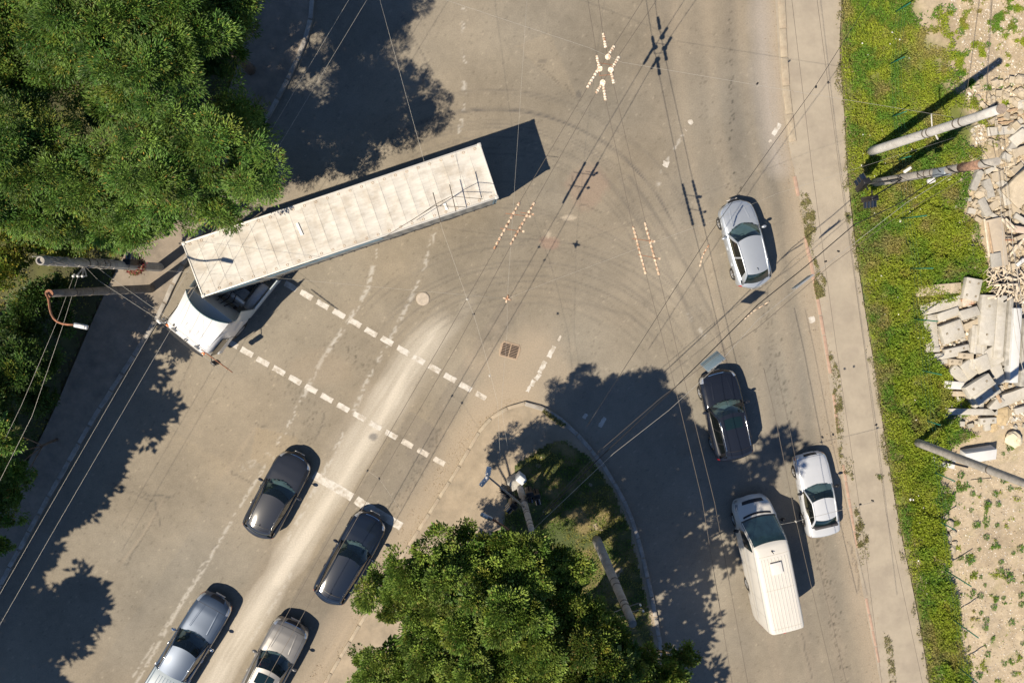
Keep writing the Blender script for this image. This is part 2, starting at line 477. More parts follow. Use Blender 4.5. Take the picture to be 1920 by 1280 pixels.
# round stains, pinkish fillings of old holes
def spot(cx, cy, rx, ry, col, amt):
    d = np.hypot((PX - cx) / rx, (PY - cy) / ry) + 0.5 * (mid - 0.5) + 0.25 * (fine - .5)
    mixin(np.array(col), np.clip((1 - d) * 3, 0, 1) * amt)
spot(1100, 350, 42, 48, (0.26, 0.19, 0.145), 0.5); spot(1030, 455, 22, 14, (0.27, 0.18, 0.14), 0.55)
spot(1068, 408, 16, 5, (0.42, 0.36, 0.28), 0.7); spot(1028, 440, 5, 9, (0.42, 0.36, 0.28), 0.6)
spot(700, 818, 10, 9, (0.15, 0.145, 0.14), 0.8); spot(1240, 430, 160, 9, SAND, 0.1)
spot(1085, 178, 7, 9, DARK, 0.6); spot(1016, 115, 12, 4, DARK, 0.4); spot(600, 690, 70, 40, SAND * .9, 0.35); spot(1500, 235, 20, 60, SAND, 0.3)
spot(1300, 250, 60, 120, base * 1.25, 0.25); spot(1400, 620, 60, 40, base * 1.2, 0.3)
# cracks
r9 = np.random.default_rng(99)
def crack(pts, amt=0.5, w=1.4):
    q = []
    for a, b in zip(pts[:-1], pts[1:]):
        for t in np.linspace(0, 1, 7)[:-1]:
            q.append((a[0] + (b[0] - a[0]) * t + r9.normal() * 2, a[1] + (b[1] - a[1]) * t + r9.normal() * 2))
    q.append(pts[-1])
    d, s = seg_dist(PX, PY, q); mixin(DARK * 0.7, np.clip(1.3 - d / w, 0, 1) * amt)
for pts in ([(210, 905), (290, 940), (300, 985)], [(270, 925), (315, 930), (330, 925)], [(305, 940), (240, 1060), (222, 1050)], [(425, 880), (470, 905)], [(480, 795), (500, 800)],
            [(610, 770), (605, 800), (590, 825)], [(1010, 120), (1040, 150), (1090, 190)], [(1430, 400), (1440, 560)], [(1590, 1020), (1605, 1055), (1612, 1110)], [(1505, 1190), (1522, 1270)],
            [(755, 30), (800, 120), (790, 180)], [(1070, 330), (1090, 380), (1130, 400)]):
    crack(pts)
band([(305, 940), (270, 1000), (228, 1055)], 4, SAND * 1.1, 0.3, 0.5, 1); band([(480, 800), (425, 885)], 5, SAND * 1.1, 0.3, 0.5, 1)
band([(228, 1052), (175, 1150)], 10, base * 0.82, 0.5, 0.2, 1)
Z = (fbm(X * 0.4, Y * 0.4, 71, 3) - 0.5) * 0.02
idx = -np.ones(X.shape, int)
kf = keep[:-1, :-1] & keep[1:, :-1] & keep[:-1, 1:] & keep[1:, 1:]
used = np.zeros(X.shape, bool)
for di in (0, 1):
    for dj in (0, 1):
        used[di:di + kf.shape[0], dj:dj + kf.shape[1]] |= kf
idx[used] = np.arange(used.sum())
V = np.stack([X[used], Y[used], Z[used] * 0], -1)
Fq = np.stack([idx[:-1, :-1][kf], idx[1:, :-1][kf], idx[1:, 1:][kf], idx[:-1, 1:][kf]], -1)
M_road = mat('asphalt', rough=0.88, attr=True, var=0.16, vscale=14.0, bump=0.7, bscale=45)
# second, finer grain for the road
nt = M_road.node_tree
road = link('road', fast_mesh('road', V, Fq, np.clip(C[used], 0.02, 0.8)), M_road)
tag(road, kind='structure')

def road_z(): return 0.004
M_paint = mat('road_paint', (0.52, 0.5, 0.46), 0.75, var=0.12, vscale=5, bump=0.3, col2=(0.36, 0.32, 0.265))
M_paintw = mat('worn_road_paint', (0.5, 0.46, 0.4), 0.8, var=0.15, vscale=6, bump=0.3, col2=(0.28, 0.245, 0.2))
def paint_quad(name, c, l, w, ang, m=M_paint, rag=0.15):
    """a painted patch, 5 mm above the road, edges slightly ragged"""
    p = G(*c); a = ang; u = Vector((math.cos(a), math.sin(a), 0)); v = Vector((-u.y, u.x, 0))
    pts = []; n = max(3, int(l / 0.09)); k = max(2, int(w / 0.09))
    for i in range(n): pts.append((-l / 2 + l * i / n, -w / 2))
    for i in range(k): pts.append((l / 2, -w / 2 + w * i / k))
    for i in range(n): pts.append((l / 2 - l * i / n, w / 2))
    for i in range(k): pts.append((-l / 2, w / 2 - w * i / k))
    b = MB()
    vs = []
    for s, t in pts:
        j = random.uniform(-rag, rag) * 0.09
        q = p + u * (s + random.uniform(-rag, rag) * .09) + v * (t + j); vs.append((q.x, q.y, 0.005))
    b.add(vs, [tuple(range(len(vs)))])
    return b.build(name, m, road)
A1 = math.atan2(G(545, 537).y - G(902, 742).y, G(545, 537).x - G(902, 742).x) + math.pi
for c in [(516, 520), (545, 536.7), (574.5, 553), (605, 571), (635.7, 588), (665.7, 605), (695.6, 622.6), (725.8, 639), (756, 657), (785, 674), (814.6, 690.8), (844, 708), (873, 725.4)]:
    paint_quad('crossing_dash', c, 0.62, 0.27, A1)
paint_quad('crossing_dash', (902, 742), 0.56, 0.25, A1, M_paintw)
for c in [(377, 610), (407, 628), (435, 644), (463, 660), (493, 677.8), (523, 694.7), (553.4, 712), (583.4, 729), (613, 746), (643.5, 763.7), (674, 780.6), (704, 797.6), (733.6, 814.8)]:
    paint_quad('crossing_dash', c, 0.62, 0.27, A1)
for c in [(763.9, 831.4), (793.3, 847.6), (823.8, 864.5)]: paint_quad('crossing_dash', c, 0.6, 0.27, A1, M_paintw)
a = G(586, 888); b_ = G(756, 988); A2 = math.atan2(b_.y - a.y, b_.x - a.x)
paint_quad('stop_line', (625, 911), 2.2, 0.42, A2); paint_quad('stop_line', (676, 942), 0.55, 0.44, A2 - 0.1); paint_quad('stop_line', (719, 967), 2.05, 0.42, A2)
for c, l, w, da in [((1034, 659.5), .62, .22, 62), ((1016.5, 688), .62, .22, 62), ((1008, 706), .35, .2, 50), ((999, 718), .35, .2, 62), ((991, 729), .3, .14, 60), ((1049, 634), .3, .08, 66),
                    ((1129, 792), .55, .2, 62), ((1097, 780), .26, .2, 50), ((1456, 243), .62, .2, 60), ((1444, 265), .16, .1, 40), ((1295, 229), .22, .2, 20), ((1248, 307), .26, .26, 70), ((1286, 244), .14, .05, -40),
                    ((1522, 599), .3, .3, 20)]:
    paint_quad('lane_dash', c, l, w, R(da), M_paint if w > 0.12 else M_paintw, 0.35)

# ------------------------------------------------------------------ pavements
def polymesh(name, poly, z, m, parent=None, kind='structure', skirt=0.2):
    b = MB(); vs = [tuple(G(x, y))[:2] for x, y in poly]
    n = len(vs)
    b.add([(x, y, z) for x, y in vs] + [(x, y, z - skirt) for x, y in vs], [tuple(range(n))] + [(i, i + n, (i + 1) % n + n, (i + 1) % n) for i in range(n)])
    me = b.mesh(name); bm = bmesh.new(); bm.from_mesh(me); bmesh.ops.recalc_face_normals(bm, faces=bm.faces); bmesh.ops.triangulate(bm, faces=[f for f in bm.faces if len(f.verts) > 4])
    bm.to_mesh(me); bm.free()
    o = link(name, me, m, parent)
    return tag(o, kind=kind) if parent is None else o
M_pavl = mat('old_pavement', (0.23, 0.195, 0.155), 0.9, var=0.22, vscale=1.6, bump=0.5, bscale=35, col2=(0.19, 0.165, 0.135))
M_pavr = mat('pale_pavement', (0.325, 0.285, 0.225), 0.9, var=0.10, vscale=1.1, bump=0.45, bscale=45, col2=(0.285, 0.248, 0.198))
M_pavi = mat('sandy_pavement', (0.31, 0.255, 0.185), 0.9, var=0.18, vscale=1.3, bump=0.5, bscale=30, col2=(0.25, 0.21, 0.155))
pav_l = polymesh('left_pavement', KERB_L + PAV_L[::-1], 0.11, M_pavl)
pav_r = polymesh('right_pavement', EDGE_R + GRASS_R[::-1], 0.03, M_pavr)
isl = polymesh('traffic_island', ISL_L[::-1] + ISL_R[1:], 0.11, M_pavi)

M_kerb = mat('kerb_concrete', (0.32, 0.30, 0.27), 0.88, var=0.18, vscale=4, bump=0.4, bscale=30, col2=(0.25, 0.23, 0.2))
M_kerbr = mat('reddish_kerb', (0.36, 0.25, 0.19), 0.9, var=0.18, vscale=4, bump=0.4)
M_kerbi = mat('sandy_kerb', (0.35, 0.30, 0.225), 0.9, var=0.18, vscale=4, bump=0.4, bscale=30, col2=(0.33, 0.27, 0.2))
def kerb(line, parent, m, w=0.16, z0=-0.05, z1=0.13, length=1.0, gap=0.02, side=1, y0=-60, y1=1340, skip=0.0, jit=0.02):
    P = [G(x, y) for x, y in line if y0 <= y <= y1]
    L = [0]
    for a, b in zip(P[:-1], P[1:]): L.append(L[-1] + (b - a).length)
    def at(s):
        s = max(0, min(L[-1] - 1e-6, s)); k = int(np.searchsorted(L, s, 'right')) - 1
        t = (s - L[k]) / (L[k + 1] - L[k]); return P[k].lerp(P[k + 1], t)
    n = int(L[-1] / length)
    for i in range(n):
        if random.random() < skip: continue
        a = at(i * length + gap / 2 + random.uniform(0, gap)); b = at((i + 1) * length - gap / 2)
        d = (b - a); l = d.length
        if l < 0.2: continue
        nrm = Vector((-d.y, d.x, 0)).normalized() * side
        c = (a + b) / 2 + nrm * (w / 2)
        k = MB().box((c.x + random.uniform(-jit, jit), c.y + random.uniform(-jit, jit), (z0 + z1) / 2 + random.uniform(-.012, .006)), (l, w, z1 - z0), math.atan2(d.y, d.x) + random.uniform(-.012, .012), bev=0.018)
        k.build('kerb_stone', m, parent)
kerb(KERB_L, pav_l, M_kerb, w=0.2, side=-1, gap=0.05, jit=0.008)
kerb([(1455, -100), (1458, 0), (1463, 100), (1468, 180), (1481, 277)], pav_r, M_kerbi, w=0.34, side=1, z1=0.09, length=1.35, jit=0.01, gap=.03)
kerb([(1487, 330), (1500, 400), (1512, 470), (1530, 560), (1545, 650), (1562, 760), (1577, 860)], pav_r, M_kerbr, w=0.16, side=1, z1=0.055, length=1.0, skip=0.15)
kerb([(1577, 870), (1600, 1000), (1625, 1140), (1655, 1290)], pav_r, M_kerbr, w=0.14, side=1, z1=0.045, length=0.9, skip=0.3)
kerb(ISL_L, isl, M_kerbi, w=0.17, side=1, gap=0.05, length=0.95, jit=0.008, z1=0.135)
kerb(ISL_R, isl, M_kerb, w=0.2, side=-1, gap=0.03, length=1.05, jit=0.008, z1=0.14)

# ------------------------------------------------------------------ earth, displaced sheets cut to outlines
def sheet(name, poly, sp, zfun, cfun, m, kind='structure', parent=None, label=None):
    P = [G(x, y) for x, y in poly]
    x0 = min(p.x for p in P); x1 = max(p.x for p in P); y0 = min(p.y for p in P); y1 = max(p.y for p in P)
    ax = np.arange(x0, x1 + sp, sp); ay = np.arange(y0, y1 + sp, sp)
    A, B = np.meshgrid(ax, ay, indexing='ij')
    pl = [(p.x, p.y) for p in P]
    w = 0.3
    m_in = inside(A + w * 0.3 * (vnoise(A * 2, B * 2, 4) - .5), B + w * (vnoise(A * 2, B * 2, 5) - .5), pl)
    px, py = to_px(A, B)
    z = zfun(A, B, px, py); col = cfun(A, B, px, py)
    kf = m_in[:-1, :-1] & m_in[1:, :-1] & m_in[:-1, 1:] & m_in[1:, 1:]
    us = np.zeros(A.shape, bool)
    for di in (0, 1):
        for dj in (0, 1): us[di:di + kf.shape[0], dj:dj + kf.shape[1]] |= kf
    ix = -np.ones(A.shape, int); ix[us] = np.arange(us.sum())
    V = np.stack([A[us], B[us], z[us]], -1)
    Fq = np.stack([ix[:-1, :-1][kf], ix[1:, :-1][kf], ix[1:, 1:][kf], ix[:-1, 1:][kf]], -1)
    o = link(name, fast_mesh(name, V, Fq, col[us], True), m, parent)
    if parent is None: tag(o, kind=kind)
    return o
def cmix(*a):
    """colour field from weights"""
    out = 0
    for w, c in a: out = out + w[..., None] * np.array(c)
    return out
M_earth = mat('bare_earth', rough=0.95, attr=True, var=0.16, vscale=9, bump=0.6, bscale=30)
EDGE_V = [(1795, -260), (1775, -100), (1760, 0), (1775, 60), (1800, 130), (1835, 210), (1870, 240), (1860, 280), (1815, 330), (1812, 360), (1800, 400), (1825, 420), (1838, 470), (1848, 500), (1855, 545), (1800, 560), (1730, 575), (1742, 640), (1745, 690),
          (1780, 690), (1775, 740), (1800, 745), (1830, 770), (1770, 790), (1830, 815), (1770, 840), (1755, 880), (1760, 905), (1790, 920), (1775, 960), (1765, 1010), (1775, 1060), (1785, 1130), (1800, 1200), (1815, 1280), (1840, 1470)]
def dirt_z(A, B, px, py):
    return 0.02 + (fbm(A * .5, B * .5, 81) - .45) * .35 * np.clip((px - 1700) / 80, 0, 1) + (fbm(A * 3, B * 3, 82) - .5) * .09
def dirt_c(A, B, px, py):
    a = fbm(A * .5, B * .5, 91); b = fbm(A * 2.5, B * 2.5, 92); e = fbm(A * 12, B * 12, 93, 2)
    g1 = np.clip((a - .45) * 4, 0, 1); gr = np.clip((b - .62) * 6, 0, 1) * .5
    c = cmix(((1 - g1) * (1 - gr), (.385, .32, .23)), (g1 * (1 - gr), (.32, .26, .18)), (gr, (.27, .24, .13)))
    ve = np.clip((np.interp(py, [q[1] for q in EDGE_V], [q[0] for q in EDGE_V]) - 25 - px) / 30 + (a - .5) * 3, 0, 1)[..., None]
    c = c * (1 - ve) + ve * (np.array([.13, .15, .035]) * (.6 + .8 * b)[..., None])
    return c * (0.85 + .35 * e)[..., None]
dirt = sheet('building_site_earth', GRASS_R + [(2300, 1470), (2300, -260)], 0.13, dirt_z, dirt_c, M_earth)
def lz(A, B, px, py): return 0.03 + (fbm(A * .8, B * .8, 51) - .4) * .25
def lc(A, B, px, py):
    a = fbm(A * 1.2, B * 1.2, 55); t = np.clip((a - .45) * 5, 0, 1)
    return cmix((1 - t, (.06, .06, .025)), (t, (.085, .09, .03)))  # bank tones darkened, tree shade painted into the ground colour
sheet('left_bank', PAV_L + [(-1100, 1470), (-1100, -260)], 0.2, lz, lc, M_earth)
ISL_G = [(965, 868), (1010, 838), (1060, 822), (1098, 845), (1145, 905), (1180, 985), (1198, 1060), (1218, 1150), (1238, 1280), (1270, 1440), (880, 1440), (905, 1250), (925, 1080), (940, 990), (950, 930)]
def iz(A, B, px, py): return 0.13 + (fbm(A * 1.5, B * 1.5, 61) - .5) * .08
def ic(A, B, px, py):
    a = fbm(A * 1.4, B * 1.4, 65); t = np.clip((a - .42) * 5, 0, 1)
    return cmix((1 - t, (.06, .08, .025)), (t, (.19, .155, .07)))
sheet('island_lawn', ISL_G, 0.12, iz, ic, M_earth)

# ------------------------------------------------------------------ leaves and blades
def frames(d):
    """perpendicular pair for unit directions d (n,3)"""
    up = np.tile([0, 0, 1.0], (len(d), 1)); up[np.abs(d[:, 2]) > .93] = [1, 0, 0]
    u = np.cross(d, up); u /= np.linalg.norm(u, axis=1)[:, None] + 1e-9
    return u, np.cross(u, d)
def leaf_quads(P, D, L, W, col, roll=0.6, fold=0.15):
    """one four-sided leaf per row: base, side, tip, side"""
    n = len(P); u, w = frames(D)
    a = rng.normal(0, roll, n)[:, None]
    s = u * np.cos(a) + w * np.sin(a); nn = np.cross(s, D)
    L = np.asarray(L).reshape(-1, 1); W = np.asarray(W).reshape(-1, 1)
    V = np.empty((n, 4, 3))
    V[:, 0] = P; V[:, 1] = P + D * L * .45 + s * W * .5 + nn * W * fold; V[:, 2] = P + D * L; V[:, 3] = P + D * L * .45 - s * W * .5 + nn * W * fold
    F4 = np.arange(n * 4).reshape(n, 4)
    return V.reshape(-1, 3), F4, np.repeat(col, 4, axis=0)
def unit(v): return v / (np.linalg.norm(v, axis=1)[:, None] + 1e-9)
M_leaf = mat('leaves', rough=0.5, attr=True, transl=0.28, spec=0.35)
M_grassm = mat('grass_leaves', rough=0.6, attr=True, transl=0.25, spec=0.25)

def scatter(n, poly, dens=None):
    P = [G(x, y) for x, y in poly]; pl = [(p.x, p.y) for p in P]
    x0 = min(p.x for p in P); x1 = max(p.x for p in P); y0 = min(p.y for p in P); y1 = max(p.y for p in P)
    out = []; tot = 0
    while tot < n:
        a = rng.uniform(x0, x1, n); b = rng.uniform(y0, y1, n)
        m = inside(a, b, pl)
        px, py = to_px(a, b)
        if dens is not None: m &= rng.random(n) < dens(a, b, px, py)
        out.append(np.stack([a[m], b[m]], -1)); tot += m.sum()
        if m.sum() < n * 0.01: break
    return np.concatenate(out)[:n]
def ground_leaves(name, n, poly, dens, zf, colf, size, hgt, mat_=None, upright=0.6, asp=0.42):
    p = scatter(n, poly, dens); n = len(p)
    px, py = to_px(p[:, 0], p[:, 1])
    z = zf(p[:, 0], p[:, 1], px, py); h = hgt(p[:, 0], p[:, 1]) * rng.random(n) ** .8
    D = rng.normal(0, 1, (n, 3)); D[:, 2] = np.abs(D[:, 2]) * upright + .1; D = unit(D)
    L = rng.uniform(.55, 1.3, n) * size
    P = np.stack([p[:, 0], p[:, 1], z + h], -1)
    V, F4, c = leaf_quads(P, D, L, L * asp, colf(p[:, 0], p[:, 1], h), roll=.9)
    return tag(link(name, fast_mesh(name, V, F4, c), mat_ or M_grassm), kind='stuff')

def verge_d(a, b, px, py):
    n = fbm(a * 1.6, b * 1.6, 120); e = np.clip((px - np.interp(py, [q[1] for q in GRASS_R], [q[0] for q in GRASS_R])) / 26, 0, 1)
    k = np.clip((n - .22) * 5, .15, 1) * (.25 + .75 * e)
    k = np.where((py < 330) & (px > 1700 + (py * .35)), k * np.clip((n - .46) * 7, 0, 1), k)
    return k
def gcol(a, b, h):
    n = fbm(a * .9, b * .9, 130)[:, None]; q = fbm(a * 3, b * 3, 133)[:, None]; r = rng.random((len(a), 1))
    lime = np.array([.26, .32, .03]); green = np.array([.11, .22, .025]); olive = np.array([.26, .225, .05]); brown = np.array([.30, .22, .11])
    t = np.clip((n - .40) * 6, 0, 1); c = green * (1 - t) + lime * t
    o = np.clip((q - .58) * 6, 0, 1) * .5 + (r > .94) * .4; o = np.clip(o, 0, 1); c = c * (1 - o) + olive * o
    bb = np.clip((fbm(a * .8 + 7, b * .8, 137)[:, None] - .58) * 7, 0, 1) * .6; c = c * (1 - bb) + brown * bb
    return c * (0.78 + .44 * rng.random((len(a), 1)))
ground_leaves('verge_grass', 185000, GRASS_R + EDGE_V[::-1], verge_d, lambda a, b, px, py: dirt_z(a, b, px, py), gcol, .108, lambda a, b: .10 + .34 * fbm(a * .8, b * .8, 141))
# bright belt of thicker weeds along the site fence
BELT = [(1700, 380), (1790, 400), (1830, 480), (1720, 540), (1738, 660), (1770, 700), (1795, 830), (1752, 900), (1765, 1000), (1790, 1130), (1815, 1290), (1770, 1290), (1735, 1120), (1705, 980), (1690, 850), (1670, 700), (1660, 560)]
def gcol2(a, b, h):
    c = gcol(a, b, h); return c * .5 + np.array([.22, .30, .02]) * (.6 + .6 * rng.random((len(a), 1))) * .5
ground_leaves('weed_belt', 45000, BELT, lambda a, b, px, py: np.clip((fbm(a * 1.3, b * 1.3, 150) - .4) * 6, 0, 1), lambda a, b, px, py: dirt_z(a, b, px, py) + .12, gcol2, .13, lambda a, b: .15 + .4 * fbm(a, b, 151))
# sparse green on the bare earth and beside the pavement
ground_leaves('sparse_weeds', 16000, [(1760, -40), (1930, -40), (1935, 200), (1850, 250), (1790, 130)], lambda a, b, px, py: np.clip((fbm(a * 2.2, b * 2.2, 160) - .58) * 9, 0, 1), dirt_z, gcol, .09, lambda a, b: .1 + 0 * a)
ground_leaves('sparse_weeds', 3500, [(1770, 900), (1935, 900), (1935, 1290), (1820, 1290)], lambda a, b, px, py: np.clip((fbm(a * 2.6, b * 2.6, 162) - .66) * 9, 0, 1), dirt_z, gcol, .09, lambda a, b: .08 + 0 * a)
def tcol(a, b, h):
    r = rng.random((len(a), 1)); return (np.array([.30, .25, .14]) * (1 - r) + np.array([.18, .2, .06]) * r) * (.7 + .6 * rng.random((len(a), 1)))
for poly, n in (([(1499, 358), (1513, 365), (1525, 395), (1528, 430), (1522, 470), (1534, 500), (1548, 530), (1545, 555), (1530, 560), (1525, 535), (1528, 500), (1508, 440), (1500, 410)], 5200),
                ([(1550, 640), (1572, 700), (1582, 790), (1575, 850), (1600, 860), (1598, 900), (1575, 880), (1565, 780)], 1900),
                ([(1600, 940), (1625, 1000), (1630, 1050), (1612, 1060), (1603, 1000)], 1500), ([(1655, 1180), (1672, 1200), (1680, 1290), (1668, 1290)], 900), ([(1640, 888), (1656, 890), (1652, 905)], 120), ([(1582, 398), (1592, 400), (1592, 418), (1585, 415)], 150)):
    ground_leaves('pavement_weeds', n, poly, lambda a, b, px, py: np.clip((fbm(a * 3, b * 3, 170) - .46) * 6, .05, 1), lambda a, b, px, py: .035 + 0 * a, tcol, .075, lambda a, b: .05 + 0 * a)
# dry edge between pavement and verge
ground_leaves('verge_fringe', 14000, [(p[0] - 7 - 9 * math.sin(p[1] * .05) * math.sin(p[1] * .013), p[1]) for p in GRASS_R] + [(p[0] + 30, p[1]) for p in GRASS_R[::-1]], lambda a, b, px, py: np.clip((fbm(a * 2.4, b * 2.4, 175) - .42) * 6, .05, 1), lambda a, b, px, py: .05 + 0 * a, tcol, .09, lambda a, b: .1 + 0 * a)
def icol(a, b, h):
    n = fbm(a * 1.2, b * 1.2, 180)[:, None]; t = np.clip((n - .45) * 6, 0, 1)
    return (np.array([.10, .17, .02]) * (1 - t) + np.array([.24, .23, .05]) * t) * (.6 + .8 * rng.random((len(a), 1)))
ground_leaves('island_grass', 42000, ISL_G, lambda a, b, px, py: np.clip((fbm(a * 1.8, b * 1.8, 181) - .34) * 6, .12, 1), lambda a, b, px, py: .13 + 0 * a, icol, .085, lambda a, b: .09 + 0 * a)
ground_leaves('island_kerb_moss', 700, [(1020, 765), (1062, 795), (1050, 798), (1015, 772)], None, lambda a, b, px, py: .12 + 0 * a, icol, .06, lambda a, b: .03 + 0 * a)
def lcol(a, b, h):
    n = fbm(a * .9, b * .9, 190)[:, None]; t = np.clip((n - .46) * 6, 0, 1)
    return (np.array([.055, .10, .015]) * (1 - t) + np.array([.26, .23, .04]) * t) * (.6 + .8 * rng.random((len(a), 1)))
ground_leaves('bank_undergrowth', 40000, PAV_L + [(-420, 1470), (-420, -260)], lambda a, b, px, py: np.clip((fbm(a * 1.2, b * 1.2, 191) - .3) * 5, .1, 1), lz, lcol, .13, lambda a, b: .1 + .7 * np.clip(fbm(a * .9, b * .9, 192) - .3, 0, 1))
# pebbles and crumbs of rubble on the site, one joined mass
def crumbs(name, n, poly, smin, smax, cols, dens=None, zf=dirt_z, lab=None):
    p = scatter(n, poly, dens); n = len(p)
    px, py = to_px(p[:, 0], p[:, 1]); z = zf(p[:, 0], p[:, 1], px, py)
    s = (smin + (smax - smin) * rng.random(n) ** 3)[:, None, None]
    octa = np.array([[1, 0, 0], [0, 1, 0], [-1, 0, 0], [0, -1, 0], [0, 0, .7], [0, 0, -.7]], float)
    V = octa[None] * s * rng.uniform(.5, 1.2, (n, 6, 1)); an = rng.uniform(0, 6.28, n); ca, sa = np.cos(an)[:, None], np.sin(an)[:, None]
    V = np.stack([V[..., 0] * ca - V[..., 1] * sa, V[..., 0] * sa + V[..., 1] * ca, V[..., 2]], -1) + np.stack([p[:, 0], p[:, 1], z + .01], -1)[:, None]
    tri = np.array([[0, 1, 4], [1, 2, 4], [2, 3, 4], [3, 0, 4], [1, 0, 5], [2, 1, 5], [3, 2, 5], [0, 3, 5]])
    F3 = (tri[None] + (np.arange(n) * 6)[:, None, None]).reshape(-1, 3)
    cc = np.array(cols)[rng.integers(0, len(cols), n)] * rng.uniform(.7, 1.15, (n, 1))
    return tag(link(name, fast_mesh(name, V.reshape(-1, 3), F3, np.repeat(cc, 6, axis=0)), M_earth), kind='stuff')
PALE = [(.55, .5, .42), (.46, .38, .27), (.6, .56, .5), (.36, .29, .2)]
crumbs('rubble_gravel', 6000, [(1800, 170), (1940, 150), (1940, 800), (1760, 800), (1740, 560), (1850, 540), (1840, 330)], .02, .16, PALE, lambda a, b, px, py: np.clip((fbm(a * 1.5, b * 1.5, 200) - .3) * 4, 0, 1))
r5 = np.random.default_rng(515)
cpoly = [(1812, 165), (1940, 140), (1940, 560), (1868, 520), (1856, 470), (1842, 430), (1838, 400), (1812, 400), (1822, 330), (1872, 290), (1862, 240)]
pts = scatter(330, cpoly); cm_ = MB()
for x_, y_ in pts:
    s_ = r5.uniform(.10, .42); cm_.box((x_, y_, .10 + r5.uniform(0, .25)), (s_, s_ * r5.uniform(.4, .9), r5.uniform(.06, .2)), r5.uniform(0, 3.1), rx=r5.normal() * .25, ry=r5.normal() * .25, taper=r5.uniform(.5, 1))
tag(cm_.build('broken_concrete', M_concy), kind='stuff')
pts = scatter(150, [(1745, 560), (1925, 560), (1925, 800), (1790, 800), (1760, 700)]); cm_ = MB()
for x_, y_ in pts:
    s_ = r5.uniform(.08, .3); cm_.box((x_, y_, .10 + r5.uniform(0, .15)), (s_, s_ * r5.uniform(.4, .9), r5.uniform(.06, .2)), r5.uniform(0, 3.1), rx=r5.normal() * .25, ry=r5.normal() * .25, taper=r5.uniform(.5, 1))
tag(cm_.build('broken_concrete', M_concl), kind='stuff')
crumbs('site_pebbles', 4200, [(1770, -40), (1940, -40), (1940, 170), (1830, 200)], .012, .07, PALE)
crumbs('site_pebbles', 5200, [(1780, 880), (1940, 800), (1940, 1300), (1820, 1300)], .012, .06, PALE)
crumbs('verge_litter', 60, [(1590, 30), (1700, 60), (1780, 700), (1730, 1200), (1690, 900), (1610, 400)], .03, .09, [(.7, .68, .64)], None, lambda a, b, px, py: dirt_z(a, b, px, py) + .3)
crumbs('kerb_grit', 2600, [(p[0] - 26, p[1]) for p in EDGE_R] + [(p[0] + 22, p[1]) for p in EDGE_R[::-1]], .006, .028, [(.42, .33, .22), (.3, .22, .14)], lambda a, b, px, py: np.clip((fbm(a * 2, b * 2, 205) - .4) * 5, 0, 1), lambda a, b, px, py: .035 + 0 * a)
crumbs('kerb_grit', 2200, [(p[0] - 30, p[1] - 8) for p in ISL_L] + [(p[0] + 10, p[1]) for p in ISL_L[::-1]], .006, .028, [(.42, .33, .22), (.3, .2, .1)], lambda a, b, px, py: np.clip((fbm(a * 2, b * 2, 206) - .4) * 5, 0, 1), lambda a, b, px, py: .004 + 0 * a)
# ------------------------------------------------------------------ cars
def curve(tab):
    xs = np.array([t[0] for t in tab]); ys = np.array([t[1] for t in tab]); u = np.linspace(-1, 1, 401)
    v = np.interp(u, xs, ys); k = np.hanning(17); k /= k.sum()
    s = np.convolve(np.pad(v, 8, mode='edge'), k, 'valid')
    s[:6] = v[:6]; s[-6:] = v[-6:]
    return lambda t: float(np.interp(t, u, s))
SEC = [(0, 0, 0), (.12, .2, .002), (.25, .42, .010), (.36, .6, .022), (.46, .76, .042), (.54, .87, .072), (.61, .935, .11), (.67, .97, .155)]
SIDE = [(.73, .992, .16), (.8, 1.0, .36), (.87, .995, .6), (.94, .975, .84), (1.0, .93, 1.0)]

class Body:
    def __init__(s, S):
        s.S = S; s.plan = curve(S['plan']); s.top = curve(S['top'])
    def p(s, t, v, off=0.0):
        S = s.S; a = abs(v); w = S['W'] / 2 * s.plan(t); zt = s.top(t); zb = S.get('bottom', .24)
        if a <= .67:
            yf = np.interp(a, [q[0] for q in SEC], [q[1] for q in SEC]); z = zt - np.interp(a, [q[0] for q in SEC], [q[2] for q in SEC])
        else:
            A = [.67] + [q[0] for q in SIDE]
            yf = np.interp(a, A, [.97] + [q[1] for q in SIDE]); gq = np.interp(a, A, [0] + [q[2] for q in SIDE]); z = (zt - .155) * (1 - gq) + zb * gq
        x = t * S['L'] / 2
        for xw in S['wheels']:
            ar = S['wr'] + .055
            if a > .8 and abs(x - xw) < ar: z = max(z, math.sqrt(ar * ar - (x - xw) ** 2) + S['wr'])
        bow = S.get('bow', .12)
        x += (1 if t > 0 else -1) * bow * abs(t) ** 7 * (1 - yf * yf) - bow * (1 if t > 0 else -1) * abs(t) ** 7 * .5
        return Vector((x, (1 if v > 0 else -1) * (w * yf + (off if a > .7 else off * .2)), z + (off if a < .75 else 0)))
    def patch(s, t0, t1, v0, v1, off=.006, nt=8, nv=8):
        return [[s.p(t0 + (t1 - t0) * i / nt, v0 + (v1 - v0) * j / nv, off) for j in range(nv + 1)] for i in range(nt + 1)]

def lerp3(a, b, t): return Vector(a) * (1 - t) + Vector(b) * t
def strip(e0, e1, n=10, m=6, bulge=0.0, ax=Vector((0, 0, 1))):
    """surface between two edge functions, t in 0..1"""
    return [[lerp3(e0(i / n), e1(i / n), j / m) + ax * bulge * math.sin(math.pi * j / m) * 1.0 for j in range(m + 1)] for i in range(n + 1)]

